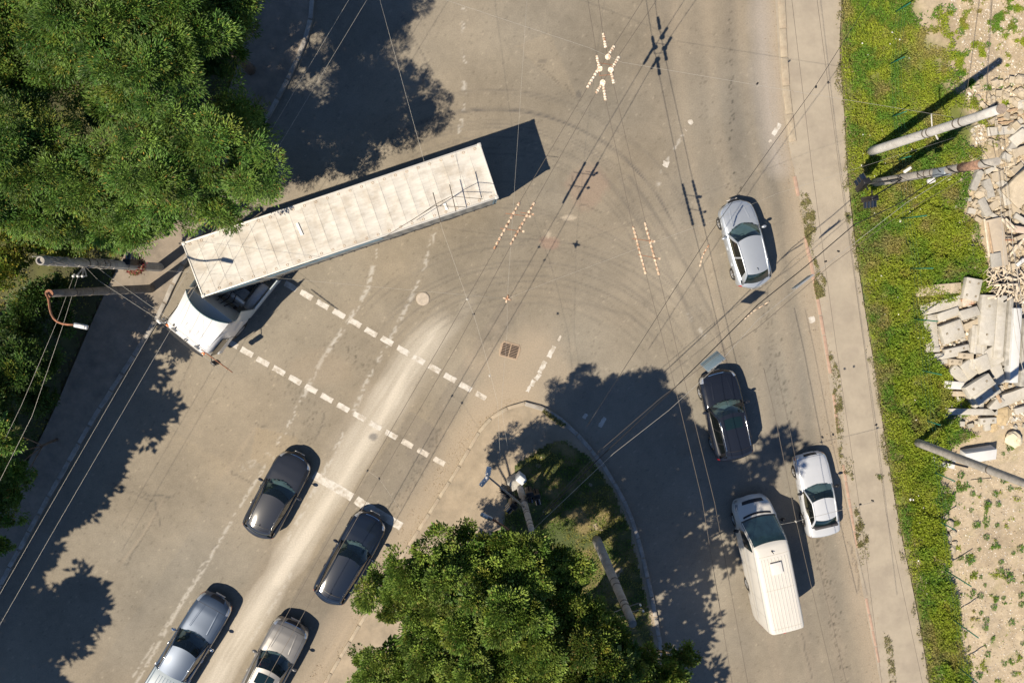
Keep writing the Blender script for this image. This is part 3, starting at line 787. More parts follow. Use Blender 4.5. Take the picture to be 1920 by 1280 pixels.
WHEELS = {}
def add_wheel(parent, x, y, r, wd=.21):
    key = (round(r, 3), wd)
    if key not in WHEELS:
        t = MB().lathe([(r * .62, -wd / 2), (r * .93, -wd / 2), (r, -wd / 2 + .03), (r, wd / 2 - .03), (r * .93, wd / 2), (r * .62, wd / 2), (r * .6, wd / 2 - .03), (r * .6, -wd / 2 + .03)], n=24, axis='Y')
        q = MB().lathe([(r * .6, -wd / 2 + .05), (r * .6, -wd / 2 + .02), (r * .62, 0), (r * .62, wd / 2 - .01), (r * .57, wd / 2 - .01), (r * .55, wd / 2 - .045), (.001, wd / 2 - .05)], n=24, axis='Y')
        h = MB()
        for k in range(5):
            a = 2 * math.pi * k / 5
            h.box((math.cos(a) * r * .3, wd / 2 - .022, math.sin(a) * r * .3), (r * .58, .02, .055), ry=-a)
        h.lathe([(.05, wd / 2 - .04), (.05, wd / 2 - .008), (.03, wd / 2)], n=12, axis='Y')
        WHEELS[key] = (t.mesh('tyre'), q.mesh('rim'), h.mesh('spokes'))
    a, b, c = WHEELS[key]
    w = link('wheel', a, M_tyre, parent); w.location = (x, y, r); w.rotation_euler = (0, 0, 0 if y > 0 else math.pi)
    rm = link('rim', b, M_black if False else M_galv, w); sp = link('spokes', c, M_rim, w)
    return w

def person(name, loc, rz, label, shirt=(.5, .5, .5), hair=(.03, .02, .015), parent=None):
    """seated figure grown as one skin over a jointed skeleton"""
    J = {'pel': (0, 0, .12, .13), 'bel': (-.03, 0, .30, .13), 'che': (-.09, 0, .50, .145), 'nek': (-.10, 0, .64, .055), 'hd1': (-.08, 0, .72, .07), 'hd2': (-.07, 0, .80, .092), 'hd3': (-.08, 0, .88, .075)}
    E = [('pel', 'bel'), ('bel', 'che'), ('che', 'nek'), ('nek', 'hd1'), ('hd1', 'hd2'), ('hd2', 'hd3')]
    for s, n in ((1, 'l'), (-1, 'r')):
        J['sh' + n] = (-.09, s * .19, .57, .062); J['el' + n] = (.10, s * .27, .38, .045); J['wr' + n] = (.32, s * .17, .44, .03); J['hn' + n] = (.39, s * .15, .47, .036)
        J['hp' + n] = (.04, s * .1, .09, .09); J['kn' + n] = (.48, s * .15, .16, .065); J['an' + n] = (.62, s * .15, -.2, .045); J['ft' + n] = (.76, s * .15, -.24, .035)
        E += [('che', 'sh' + n), ('sh' + n, 'el' + n), ('el' + n, 'wr' + n), ('wr' + n, 'hn' + n), ('pel', 'hp' + n), ('hp' + n, 'kn' + n), ('kn' + n, 'an' + n), ('an' + n, 'ft' + n)]
    names = list(J); me = bpy.data.meshes.new(name)
    me.from_pydata([J[k][:3] for k in names], [(names.index(a), names.index(b)) for a, b in E], [])
    o = bpy.data.objects.new(name, me); COL.objects.link(o)
    sk = o.modifiers.new('skin', 'SKIN'); sk.use_smooth_shade = True
    for i, k in enumerate(names): me.skin_vertices[0].data[i].radius = (J[k][3], J[k][3])
    me.skin_vertices[0].data[0].use_root = True
    sb = o.modifiers.new('sub', 'SUBSURF'); sb.levels = 1; sb.render_levels = 1
    o.location = loc; o.rotation_euler = (0, 0, rz); o.scale = (.86, .86, .86)
    m = mat('clothes_and_skin_' + name + str(round(shirt[0], 2)), shirt, .85, var=.1)
    nt = m.node_tree; p = [n for n in nt.nodes if n.type == 'BSDF_PRINCIPLED'][0]
    tc = nt.nodes.new('ShaderNodeTexCoord'); sx = nt.nodes.new('ShaderNodeSeparateXYZ'); nt.links.new(tc.outputs['Object'], sx.inputs[0])
    gt = nt.nodes.new('ShaderNodeMath'); gt.operation = 'GREATER_THAN'; gt.inputs[1].default_value = .63; nt.links.new(sx.outputs[2], gt.inputs[0])
    g2 = nt.nodes.new('ShaderNodeMath'); g2.operation = 'GREATER_THAN'; g2.inputs[1].default_value = .16; nt.links.new(sx.outputs[0], g2.inputs[0])
    g3 = nt.nodes.new('ShaderNodeMath'); g3.operation = 'GREATER_THAN'; g3.inputs[1].default_value = .34; nt.links.new(sx.outputs[2], g3.inputs[0])
    ml = nt.nodes.new('ShaderNodeMath'); ml.operation = 'MULTIPLY'; nt.links.new(g2.outputs[0], ml.inputs[0]); nt.links.new(g3.outputs[0], ml.inputs[1])
    mx = nt.nodes.new('ShaderNodeMath'); mx.operation = 'MAXIMUM'; nt.links.new(gt.outputs[0], mx.inputs[0]); nt.links.new(ml.outputs[0], mx.inputs[1])
    cm = nt.nodes.new('ShaderNodeMix'); cm.data_type = 'RGBA'; nt.links.new(mx.outputs[0], cm.inputs[0])
    old = p.inputs['Base Color'].links[0].from_socket; nt.links.new(old, cm.inputs[6]); cm.inputs[7].default_value = (.55, .30, .21, 1); nt.links.new(cm.outputs[2], p.inputs['Base Color'])
    me.materials.append(m)
    tag(o, label, 'person')
    hb = MB().ell((-.10, 0, .87), (.115, .10, .09), 12, 8)
    hb.build('hair', mat('dark_hair', hair, .8), o)
    fb = MB().ell((.012, 0, .80), (.02, .014, .02), 6, 5)
    for s in (1, -1): fb.ell((-.08, s * .092, .80), (.02, .012, .03), 6, 5)
    fb.build('nose_and_ears', mat('skin', (.55, .30, .21), .6), o)
    eb = MB()
    for s in (1, -1): eb.ell((.004, s * .033, .825), (.008, .012, .007), 6, 5)
    eb.build('eye', M_black, o)
    hm = MB()
    for s in (1, -1):
        for k in range(4):
            y = s * (.15 + (k - 1.5) * .018)
            hm.tube([(.40, y, .475), (.425 + .006 * (k % 3), y, .468), (.432, y, .445)], [.009, .008, .006], 5)
        hm.tube([(.37, s * .12, .47), (.395, s * .108, .478), (.41, s * .115, .47)], [.010, .009, .007], 5)
    hm.build('hand', mat('skin', (.55, .30, .21), .6), o)
    return o

def make_car(name, label, cat, S, front, rear, zf=.6, zr=.7):
    """front, rear: photo pixels of the nose and the tail at heights zf, zr"""
    a = G(*front, zf); b = G(*rear, zr); a.z = b.z = 0
    d = a - b; S = dict(S); S['L'] = d.length * S.get('lk', 1.0)
    c = (a + b) / 2; 
    if 'pos' in S: c = b + d * .5
    root = empty(name, c, math.atan2(d.y, d.x), label, cat, S.get('group'))
    k = L_ = S['L'] / 2; S['wheels'] = [k * S['wt'][0], k * S['wt'][1]]
    B = Body(S); P = S['paint']
    # painted shell
    ts = sorted(set([round(-1 + 2 * i / 72, 4) for i in range(73)]))
    vs_ = [q[0] for q in SEC] + [q[0] for q in SIDE]; vv = [-q for q in vs_[:0:-1]] + vs_
    rows = [[B.p(t, v if v != 0 else 1e-6) for v in vv] for t in ts]
    mb = MB(); mb.grid(rows); n = len(vv)
    xc_, xt_ = L_ * S['cab'][0], L_ * S['cab'][3]; yb_ = S['W'] / 2 * S.get('yb', .86)
    kept = []
    for f_ in mb.f:                                   # open the shell under the cabin
        c_ = sum((Vector(mb.v[q]) for q in f_), Vector()) / 4
        if c_.z > .6 and abs(c_.y) < yb_ * .93 and xt_ + .12 < c_.x < xc_ - .06 - S.get('cb', .3) * (c_.y / yb_) ** 2: continue
        kept.append(f_)
    mb.f = kept; mb.sm = [True] * len(kept)
    mb.add(rows[0], [tuple(range(n))]); mb.add(rows[-1], [tuple(range(n - 1, -1, -1))])
    mb.build('body', P, root)
    # black underside and bumper aprons
    W2 = S['W'] / 2; L2 = S['L'] / 2
    u = MB(); u.box((0, 0, .3), (S['L'] * .86, S['W'] * .72, .2)); u.build('underbody', M_black, root)
    for xw in S['wheels']:
        for sd in (1, -1): add_wheel(root, xw, sd * (W2 - .115), S['wr'])
    # cabin geometry
    xc, xr, xq, xt = [L2 * q for q in S['cab']]          # cowl, roof front, roof rear, tail glass foot
    zc = B.top(xc / L2) - .03; zq = B.top(max(-.97, xt / L2)) - .03; zR = S['H']
    yb = W2 * S.get('yb', .86); yr = W2 * S.get('yr', .66); yq = W2 * S.get('yq', .62); yt = W2 * S.get('yt', .8)
    cb, ct = S.get('cb', .30), S.get('ct', .14); rb, rt = S.get('rb', .16), S.get('rt', .10)
    zRr = zR - S.get('drop', .05)
    def e_c(t): y = yb * (2 * t - 1); return Vector((xc - cb * (y / yb) ** 2, y, zc - .05 * (y / yb) ** 2))
    def e_r(t): y = yr * (2 * t - 1); return Vector((xr - ct * (y / yr) ** 2, y, zR - .015 - .055 * (y / yr) ** 2))
    def e_q(t): y = yq * (2 * t - 1); return Vector((xq + rt * (y / yq) ** 2, y, zRr - .015 - .055 * (y / yq) ** 2))
    def e_t(t): y = yt * (2 * t - 1); return Vector((xt + rb * (y / yt) ** 2, y, zq - .04 * (y / yt) ** 2))
    MB().grid(strip(e_c, e_r, 14, 6, .035, Vector((.4, 0, 1)))).build('windscreen', M_glass, root)
    MB().grid(strip(e_q, e_t, 14, 6, .03, Vector((-.4, 0, 1)))).build('rear_window', S.get('rglass', M_gside), root)
    # roof
    rows = []
    for i in range(17):
        s = i / 16; row = []
        for j in range(15):
            t = j / 14; p = lerp3(e_r(t), e_q(t), s); p.z += .035 * math.sin(math.pi * s); yy = 1 - abs(2 * t - 1) ** 2
            row.append(p)
        rows.append(row)
    MB().grid(rows).build('roof', S.get('roofm', P), root)
    for sd in (0, 1):
        sg = 1 if sd else -1
        A0, A1, C1, C0 = e_c(sd), e_r(sd), e_q(sd), e_t(sd)
        def low(t, A0=A0, C0=C0, sg=sg): p = lerp3(A0, C0, t); p.y += sg * .055 * math.sin(math.pi * t); p.z = p.z * (1) + .01; return p
        def upp(t, A1=A1, C1=C1, sg=sg): p = lerp3(A1, C1, t); p.z += .035 * math.sin(math.pi * t); return p
        gp = S.get('glass', [(.03, .47), (.51, .86)])
        for t0, t1 in gp:
            MB().grid([[lerp3(low(t0 + (t1 - t0) * i / 8), upp(t0 + (t1 - t0) * i / 8), j / 4) + Vector((0, sg * .03 * math.sin(math.pi * j / 4), 0)) for j in range(5)] for i in range(9)]).build('side_window', M_gside, root)
        # pillars fill the gaps
        edges = [0.0] + [q for g_ in gp for q in g_] + [1.0]
        for t0, t1 in zip(edges[0::2], edges[1::2]):
            pm = MB(); pm.grid([[lerp3(low(t0 + (t1 - t0) * i / 3), upp(t0 + (t1 - t0) * i / 3), j / 4) + Vector((0, sg * (.034 * math.sin(math.pi * j / 4)), 0)) for j in range(5)] for i in range(4)]); pm.build('window_pillar', M_black if S.get('blackb', True) else P, root)
        fr = [A0 + Vector((.02, 0, -.01)), lerp3(A0, A1, .5) + Vector((.01, 0, .018)), A1 + Vector((-.02, 0, .0))] + [upp(i / 8) for i in range(1, 8)] + [C1, lerp3(C1, C0, .5) + Vector((-.01, 0, .014)), C0 + Vector((0, 0, -.01))]
        MB().tube(fr, [.035, .038, .042] + [.038] * 7 + [.045, .06, .07], 8, flat=.8).build('roof_side_rail', P, root)
        # belt trim
        MB().tube([low(i / 10) + Vector((0, sg * .012, 0)) for i in range(11)], .016, 5).build('belt_trim', S.get('trim', M_black), root)
        if S.get('rails'):
            rl = MB().tube([upp(i / 10 * .84 + .08) + Vector((0, -sg * .04, .055 if 0 < i < 10 else .01)) for i in range(11)], .02, 6); rl.build('roof_rail', S['rails'], root)
        # mirror
        my = sg * (W2 + .10); mxx = xc - cb - .16
        mm = MB(); mm.ell((mxx, my, zc + .03), (.075, .13, .085), 12, 8); mm.tube([(mxx - .01, sg * (W2 - .08), zc - .02), (mxx, my - sg * .08, zc + .01)], .025, 6)
        mm.build('mirror', S.get('mirror', P), root)
        # lamps, handles, shut lines
        hl = MB().grid(B.patch(*S.get('head', (.84, .975)), sg * .5, sg * .70, .008, 8, 5)); hl.build('headlight', S.get('headm', M_lamp), root)
        tl = MB().grid(B.patch(-.985, S.get('tail', -.9), sg * .58, sg * .80, .009, 5, 5)); tl.build('tail_light', M_red, root)
        if S.get('amber'): MB().grid(B.patch(.93, .985, sg * .70, sg * .76, .012, 3, 3)).build('indicator', M_orange, root)
        for tt in S.get('doors', (.33, -.06, -.42)):
            MB().grid(B.patch(tt - .0018, tt + .0018, sg * .70, sg * .93, .004, 1, 8)).build('door_seam', M_black, root)
        for tt in (.02, -.36):
            h0 = B.p(tt, sg * .745); MB().box((h0.x, h0.y + sg * .012, h0.z), (.2, .03, .03), bev=.008).build('door_handle', S.get('mirror', P), root)
        # bonnet edge line
        bl = MB(); bl.grid(B.patch(xc / L2 + .02, S.get('bon', .9), sg * (S.get('bv', .5)), sg * (S.get('bv', .5) + .006), .004, 14, 1)); bl.build('bonnet_seam', M_black, root)
        if S.get('crease'):
            cr = MB(); t0, t1 = xc / L2 + .04, .84
            cr.grid([[B.p(t0 + (t1 - t0) * i / 12, sg * (.30 - .05 * i / 12 + dv), o_) for dv, o_ in ((-.03, 0.001), (0, .014), (.03, .001))] for i in range(13)]); cr.build('bonnet_crease', P, root)
        wl = S.get('wiper', True)
    # cowl, wipers, nose seam, grille, plates
    MB().grid([[e_c(j / 12) + Vector((.09, 0, .012)), e_c(j / 12) + Vector((-.03, 0, .022))] for j in range(13)]).build('cowl_panel', M_black, root)
    wp = MB()
    for s0 in (.18, .52): wp.tube([lerp3(e_c(s0), e_r(s0), .05) + Vector((0, 0, .05)), lerp3(e_c(s0 + .3), e_r(s0 + .3), .13) + Vector((0, 0, .06))], .009, 4)
    wp.build('wiper', M_black, root)
    MB().grid(B.patch(S.get('bon', .9), S.get('bon', .9) + .004, -.5, .5, .004, 1, 16)).build('bonnet_seam', M_black, root)
    MB().grid(B.patch(.955, .992, -.28, .28, .008, 3, 12)).build('grille', M_black, root)
    if S.get('badge'): MB().grid(B.patch(.945, .953, -.3, .3, .012, 1, 12)).build('grille_bar', M_chrome, root)
    fx = L2 + S.get('bow', .12) * .5 - .02
    MB().box((fx, 0, .42), (.02, .5, .11)).build('number_plate', M_white, root)
    MB().box((-fx + .02, 0, .55), (.02, .5, .11)).build('number_plate', M_white, root)
    # boot line
    if S.get('boot'): MB().grid(B.patch(-.955, -.951, -.5, .5, .004, 1, 16)).build('boot_seam', M_black, root)
    if S.get('antenna'):
        p = (e_q(.5) + Vector((.28, 0, .03))); MB().tube([p, p + Vector((-.05, 0, .05)), p + Vector((-.14, 0, .06))], [.016, .012, .005], 6).build('antenna', M_black, root)
    if S.get('hatchline'):
        MB().grid([[lerp3(e_r(j / 12), e_q(j / 12), .90 + dq) + Vector((0, 0, .015 + .006)) for dq in (0, .012)] for j in range(1, 12)]).build('tailgate_seam', M_black, root)
    if S.get('spoiler'):
        MB().grid([[e_q(j / 12) + Vector((.02, 0, .012)), e_q(j / 12) + Vector((-.13, 0, .0)), e_q(j / 12) + Vector((-.15, 0, -.03))] for j in range(13)]).build('roof_spoiler', P, root)
    if S.get('sunroof'):
        for (s0, s1, m_) in S['sunroof']:
            MB().grid([[lerp3(e_r(t), e_q(t), s) + Vector((0, 0, .035 * math.sin(math.pi * s) + .007)) for t in np.linspace(.17, .83, 9)] for s in np.linspace(s0, s1, 7)]).build('sunroof', m_, root)
    # inside
    f = MB(); f.box(((xc + xt) / 2, 0, .5), (abs(xc - xt) * .94, S['W'] * .8, .06)); f.build('cabin_floor', M_black, root)
    d_ = MB(); d_.grid(strip(lambda t: e_c(t) * .97 + Vector((-.03, 0, -.05)), lambda t: e_c(t) * .9 + Vector((-.52, 0, -.07 + .05 * math.sin(6 * t))), 12, 4, .05)); d_.grid([[e_c(t) * .9 + Vector((-.52, 0, -.07)), e_c(t) * .9 + Vector((-.54, 0, -.4))] for t in np.linspace(0, 1, 8)])
    d_.build('dashboard', S.get('dashm', M_dash), root)
    sx = xr - .28
    for yy in (.36, -.36):
        s_ = MB(); s_.box((sx + .1, yy, .66), (.5, .48, .16), bev=.05); s_.box((sx - .2, yy, .93), (.14, .48, .6), ry=R(-14), bev=.05); s_.box((sx - .3, yy, 1.24), (.1, .26, .18), bev=.04)
        s_.build('seat', S.get('seatm', M_seat), root)
    rs = MB(); rs.box((sx - .9, 0, .66), (.5, 1.2, .16), bev=.05); rs.box((sx - 1.2, 0, .92), (.14, 1.2, .56), ry=R(-14), bev=.05); rs.build('rear_seat', S.get('seatm', M_seat), root)
    wy = .36
    q = []
    for k in range(14):
        an = 2 * math.pi * k / 14; q.append((xc - .62 - cb * .3 + .08 * math.sin(an), wy + .18 * math.cos(an), .98 + .165 * math.sin(an)))
    sw = MB().tube(q, .016, 6, closed=True); sw.box((xc - .62 - cb * .3, wy, .98), (.05, .3, .06)); sw.build('steering_wheel', M_black, root)
    return root, B, S

def paint(name, col, metal=0.0, rough=.3, coat=1.0, coatr=.05, spec=.5): return mat(name, col, rough, metal, coat=coat, var=.03, vscale=1.5, coatr=coatr, spec=spec)
P_silver = paint('silver_paint', (.40, .44, .49), .45, .38)
P_black1 = paint('black_paint', (.010, .013, .022), .0, .4, 1, .07, .08)
P_black2 = paint('graphite_paint', (.020, .024, .034), .0, .4, 1, .09, .12)
P_black3 = paint('blue_black_paint', (.008, .014, .028), .0, .4, 1, .07, .08)
P_white = paint('pale_silver_paint', (.52, .545, .58), .2, .4)
P_van = paint('cream_white_paint', (.56, .545, .51), .0, .4, .5)
P_blue = paint('grey_blue_paint', (.042, .066, .11), .3, .42)
P_beige = paint('beige_silver_paint', (.175, .172, .168), .3, .42)

PLAN_ROUND = [(-1, .62), (-.985, .76), (-.95, .88), (-.88, .955), (-.7, .99), (-.3, 1), (.3, 1), (.6, .985), (.78, .95), (.88, .885), (.95, .77), (.985, .62), (1, .50)]
PLAN_BOX = [(-1, .80), (-.985, .88), (-.94, .95), (-.8, .985), (-.3, 1), (.4, 1), (.7, .985), (.86, .955), (.94, .90), (.98, .80), (1, .70)]
TOP_HATCH = [(-1, .62), (-.985, .80), (-.94, .93), (-.8, .98), (-.3, .96), (.3, .96), (.5, .93), (.7, .86), (.85, .77), (.94, .68), (.98, .58), (1, .48)]
TOP_SEDAN = [(-1, .60), (-.985, .80), (-.95, .93), (-.6, .97), (-.2, .95), (.3, .93), (.42, .92), (.7, .86), (.87, .78), (.95, .70), (.985, .6), (1, .5)]
TOP_SUV = [(-1, .70), (-.985, .88), (-.94, 1.02), (-.8, 1.06), (-.3, 1.05), (.35, 1.05), (.55, 1.02), (.75, .95), (.88, .86), (.95, .76), (.985, .64), (1, .52)]

hatch = dict(W=1.80, H=1.50, wr=.315, wt=(.60, -.60), paint=P_silver, plan=PLAN_ROUND, top=TOP_HATCH, cab=(.50, .16, -.70, -.93), cb=.34, bow=.26, yb=.86, yr=.66, yq=.60, yt=.74,
             antenna=True, mirror=P_silver, trim=M_chrome, blackb=False, bon=.93, crease=True, glass=[(.05, .45), (.49, .9)], rglass=M_gdark, wr_=0, yq_=0, head=(.80, .95))
make_car('silver_hatchback', 'silver hatchback with its driver visible, turning beside the right pavement', 'car', hatch, (1374, 378), (1419, 536), .5, .75)
suv = dict(W=1.93, H=1.72, wr=.37, wt=(.60, -.58), paint=P_black1, plan=PLAN_BOX, top=TOP_SUV, cab=(.40, .14, -.80, -.95), cb=.24, bow=.16, yb=.86, yr=.68, yq=.66, yt=.76, rails=M_chrome,
           sunroof=[(.10, .36, M_gdark)], hatchline=True, spoiler=True, blackb=True, bottom=.3, bon=.9, badge=True, glass=[(.04, .36), (.39, .68), (.71, .92)], crease=True, boot=False)
make_car('black_suv', 'black sport utility vehicle with chrome roof rails and sunroof half in tree shade', 'car', suv, (1341, 697), (1383, 862), .55, 1.0)
sedan = dict(W=1.72, H=1.38, wr=.305, wt=(.60, -.56), paint=P_white, plan=PLAN_BOX, top=TOP_SEDAN, cab=(.33, .02, -.52, -.77), cb=.20, bow=.10, yb=.85, yr=.66, yq=.64, yt=.76, blackb=True,
             bon=.93, mirror=M_black, amber=True, glass=[(.05, .46), (.5, .9)], rglass=M_gdark, boot=True, tail=-.95)
make_car('pale_silver_sedan', 'pale silver older sedan in the outer lane beside the white van', 'car', sedan, (1517, 850), (1549, 1006), .55, .85)
blk1 = dict(W=1.82, H=1.48, wr=.32, wt=(.60, -.60), paint=P_black2, plan=PLAN_ROUND, top=TOP_HATCH, cab=(.42, .08, -.74, -.94), cb=.32, bow=.24, yb=.86, yr=.66, yq=.62, yt=.74, antenna=True,
            bon=.9, badge=True, crease=False, glass=[(.05, .44), (.47, .9)], rglass=M_gdark, spoiler=True, hatchline=True)
make_car('graphite_hatchback', 'graphite hatchback stopped at the stop line with sun glint on its rear roof', 'car', blk1, (560, 853), (479, 1003), .5, .8)
blk2 = dict(W=1.85, H=1.54, wr=.335, wt=(.60, -.58), paint=P_black3, plan=PLAN_ROUND, top=TOP_HATCH, cab=(.44, .14, -.78, -.94), cb=.34, bow=.26, yb=.86, yr=.67, yq=.62, yt=.74, antenna=True,
            bon=.9, badge=True, glass=[(.05, .36), (.39, .68), (.71, .92)], rglass=M_gdark, spoiler=True, hatchline=True, dashm=mat('pale_dash', (.30, .33, .31), .6, var=.3, vscale=9))
make_car('blue_black_estate', 'blue black estate car standing over the stop line beside the leafy island', 'car', blk2, (701, 965), (611, 1127), .5, .8)
beige = dict(W=1.92, H=1.70, wr=.36, wt=(.62, -.58), paint=P_beige, plan=PLAN_BOX, top=TOP_SUV, cab=(.36, .06, -.80, -.95), cb=.30, bow=.2, yb=.86, yr=.68, yq=.66, yt=.76,
             sunroof=[(.12, .42, M_gdark)], crease=True, bottom=.3, bon=.88, badge=True, glass=[(.04, .36), (.39, .68), (.71, .92)], dashm=mat('pale_dash', (.30, .33, .31), .6), headm=M_lamp, seatm=M_seat)
make_car('beige_silver_suv', 'beige silver sport utility vehicle with sunroof, cut by the lower edge of the photo', 'car', beige, (552, 1166), (470, 1322), .55, 1.0)
# pickup: cab in front, covered load bed behind
pick = dict(W=1.86, H=1.70, wr=.37, wt=(.62, -.58), paint=P_blue, plan=PLAN_BOX, top=[(-1, .78), (-.985, .95), (-.9, 1.06), (-.3, 1.08), (.35, 1.02), (.5, 1.0), (.75, .94), (.88, .86), (.95, .76), (.985, .64), (1, .52)],
            cab=(.42, .22, -.26, -.31), cb=.24, bow=.18, yb=.86, yr=.70, yq=.68, yt=.80, drop=.02, crease=True, bottom=.32, bon=.84, amber=True, mirror=M_chrome, seatm=M_seat, glass=[(.05, .47), (.51, .93)], antenna=False, rb=.03, rt=.03)
pk, PB, PS = make_car('grey_blue_pickup', 'grey blue pickup truck with pale covered load bed behind the graphite hatchback', 'pickup', pick, (411, 1119), (283, 1326), .55, .9)
L2 = PS['L'] / 2
M_cover = mat('pale_blue_cover', (.24, .30, .35), .45, coat=.3, var=.06)
MB().box((-.645 * L2, 0, 1.14), (.62 * L2, 1.5, .1), bev=.03).build('load_bed_cover', M_cover, pk)
cr = MB()
for yy in (-.45, -.3, -.15, 0, .15, .3, .45): cr.box((-.66 * L2, yy, 1.2), (.50 * L2, .025, .02))
cr.build('cover_rib', M_blue if False else P_blue, pk)
for sg in (1, -1): MB().box((-.645 * L2, sg * .80, 1.12), (.64 * L2, .11, .12), bev=.03).build('bed_side_rail', M_cover, pk)

def in_car(root, x, y, z=.62): return root.matrix_basis @ Vector((x, y, z))
bpy.context.view_layer.update()
ob = bpy.data.objects
h = ob['silver_hatchback']; q = h.matrix_world @ Vector((-.12, .36, .40))
person('person', q, h.rotation_euler.z, 'driver with bare arms at the wheel of the silver hatchback', (.20, .05, .05))
h = ob['pale_silver_sedan']; q = h.matrix_world @ Vector((-.35, .36, .36))
person('person', q, h.rotation_euler.z, 'driver in light top at the wheel of the pale silver sedan', (.35, .36, .33))
h = ob['grey_blue_pickup']; q = h.matrix_world @ Vector((.30, .36, .56))
person('person', q, h.rotation_euler.z, 'driver in dark top at the wheel of the grey blue pickup', (.04, .05, .06))
h = ob['beige_silver_suv']; q = h.matrix_world @ Vector((-.05, .36, .56))
person('person', q, h.rotation_euler.z, 'driver in red top at the wheel of the beige silver vehicle', (.42, .05, .04))

# ------------------------------------------------------------------ long white van
a = G(1406, 931, .7); b = G(1479, 1186, 2.5); a.z = b.z = 0; d = a - b; VL = d.length
van = empty('white_van', (a + b) / 2, math.atan2(d.y, d.x), 'long white high-roof van with a square roof hatch, nose in tree shade', 'van')
vw = curve([(-1, .86), (-.99, .93), (-.96, .98), (-.8, 1), (.6, 1), (.8, .97), (.9, .91), (.96, .82), (.99, .72), (1, .62)])
vt = curve([(-1, 2.30), (-.99, 2.48), (-.97, 2.56), (.28, 2.60), (.40, 2.52), (.50, 2.28), (.62, 1.80), (.74, 1.32), (.80, 1.20), (.92, 1.02), (.97, .88), (.99, .75), (1, .6)])
def vp(t, v, off=0.0):
    a = abs(v); W2 = 1.0; zt = vt(t); w = vw(t) * W2; hi = np.clip((zt - 1.2) / 1.4, 0, 1)
    ys = np.interp(a, [0, .3, .5, .56, .62, .68, .80, .88, 1], [0, .48, .80 - .06 * hi, .88 - .08 * hi, .93 - .08 * hi, .96 - .06 * hi, 1.0, 1.0, .96])
    dz = np.interp(a, [0, .3, .5, .56, .62, .68], [0, .015, .045, .08, .15, .28])
    z = zt - dz if a <= .68 else np.interp(a, [.68, .80, .88, 1], [zt - .28, min(1.15, zt - .32), .62, .3])
    x = t * VL / 2
    for xw in (VL / 2 * .66, -VL / 2 * .42):
        if a > .85 and abs(x - xw) < .42: z = max(z, math.sqrt(.42 ** 2 - (x - xw) ** 2) + .36)
    x += (.16 * abs(t) ** 8 * (1 - ys * ys) - .08 * abs(t) ** 8) * (1 if t > 0 else 0)
    return Vector((x, (1 if v >= 0 else -1) * (w * ys + (off if a > .6 else 0)), z + (off if a <= .62 else 0)))
vv = [-1, -.94, -.88, -.84, -.80, -.74, -.68, -.65, -.62, -.59, -.56, -.53, -.5, -.4, -.3, -.15]; vv = vv + [0] + [-q for q in vv[::-1]]
rows = [[vp(-1 + 2 * i / 80, v) for v in vv] for i in range(81)]
m_ = MB(); m_.grid(rows); m_.add(rows[0], [tuple(range(len(vv)))]); m_.add(rows[-1], [tuple(range(len(vv) - 1, -1, -1))]); m_.build('body', P_van, van)
def vpatch(t0, t1, v0, v1, off=.008, nt=8, nv=8): return [[vp(t0 + (t1 - t0) * i / nt, v0 + (v1 - v0) * j / nv, off) for j in range(nv + 1)] for i in range(nt + 1)]
M_vg = mat('van_windscreen_glass', (.014, .032, .038), .08, coat=.5, var=.5, vscale=2.5)
def ws(t0, t1, bowf):
    return [[vp(t0 + (t1 - t0) * i / 8 - bowf * (v / .6) ** 2, v, .012) for v in np.linspace(-.6, .6, 15)] for i in range(9)]
MB().grid(ws(.45, .735, .035)).build('windscreen', M_vg, van)
MB().grid([[vp(t - .035 * (v / .6) ** 2, v, .018) for t in (.735, .75)] for v in np.linspace(-.58, .58, 15)]).build('windscreen_seal', M_black, van)
MB().grid([[vp(t - .03 * (v / .45) ** 2, v, .02) for t in (.775, .80)] for v in np.linspace(-.45, .45, 13)]).build('cowl_vent', M_black, van)
MB().grid([[vp(t, v, .015) for t in (.925, .965)] for v in np.linspace(-.4, .4, 11)]).build('grille', M_black, van)
rb = MB()
for yy in np.linspace(-.42, .42, 9): rb.grid([[vp(t, yy + dv, o_) for dv, o_ in ((-.006, .001), (-.003, .022), (.003, .022), (.006, .001))] for t in np.linspace(-.95, .22, 30)], False)
rb.build('roof_rib', P_van, van)
sm = MB()
for tt in (.26, -.28, -.90): sm.grid([[vp(tt, v, .004), vp(tt + .006, v, .004)] for v in np.linspace(-.55, .55, 15)])
sm.build('roof_seam', mat('grey_sealant', (.42, .39, .33), .8), van)
hx = .06 * VL / 2
MB().box((hx, .0, 2.655), (.58, .55, .08), bev=.02).build('roof_hatch', M_white, van)
MB().box((hx + .27, .0, 2.63), (.05, .5, .05)).build('roof_hatch_seal', M_black, van)
for sg in (1, -1):
    MB().grid(vpatch(.34, .60, sg * .655, sg * .77, .012)).build('side_window', M_gdark, van)
    MB().grid(vpatch(.86, .95, sg * .56, sg * .66, .012)).build('headlight', M_lamp, van)
    MB().grid(vpatch(-.995, -.965, sg * .75, sg * .86, .01)).build('tail_light', M_red, van)
    s_ = MB()
    for tt in (.62, .32, .02, -.45, -.7): s_.grid(vpatch(tt, tt + .004, sg * .68, sg * .9, .004, 1, 8))
    s_.grid(vpatch(-.95, .30, sg * .79, sg * .797, .006, 12, 1)); s_.build('panel_seam', mat('grey_sealant', (.42, .39, .33), .8), van)
    mq = MB(); mq.ell((VL / 2 * .60, sg * 1.2, 1.35), (.08, .13, .17), 10, 8); mq.tube([(VL / 2 * .60, sg * .95, 1.25), (VL / 2 * .6, sg * 1.15, 1.3)], .025); mq.build('mirror', M_black, van)
    for xw in (VL / 2 * .66, -VL / 2 * .42): add_wheel(van, xw, sg * .86, .36)
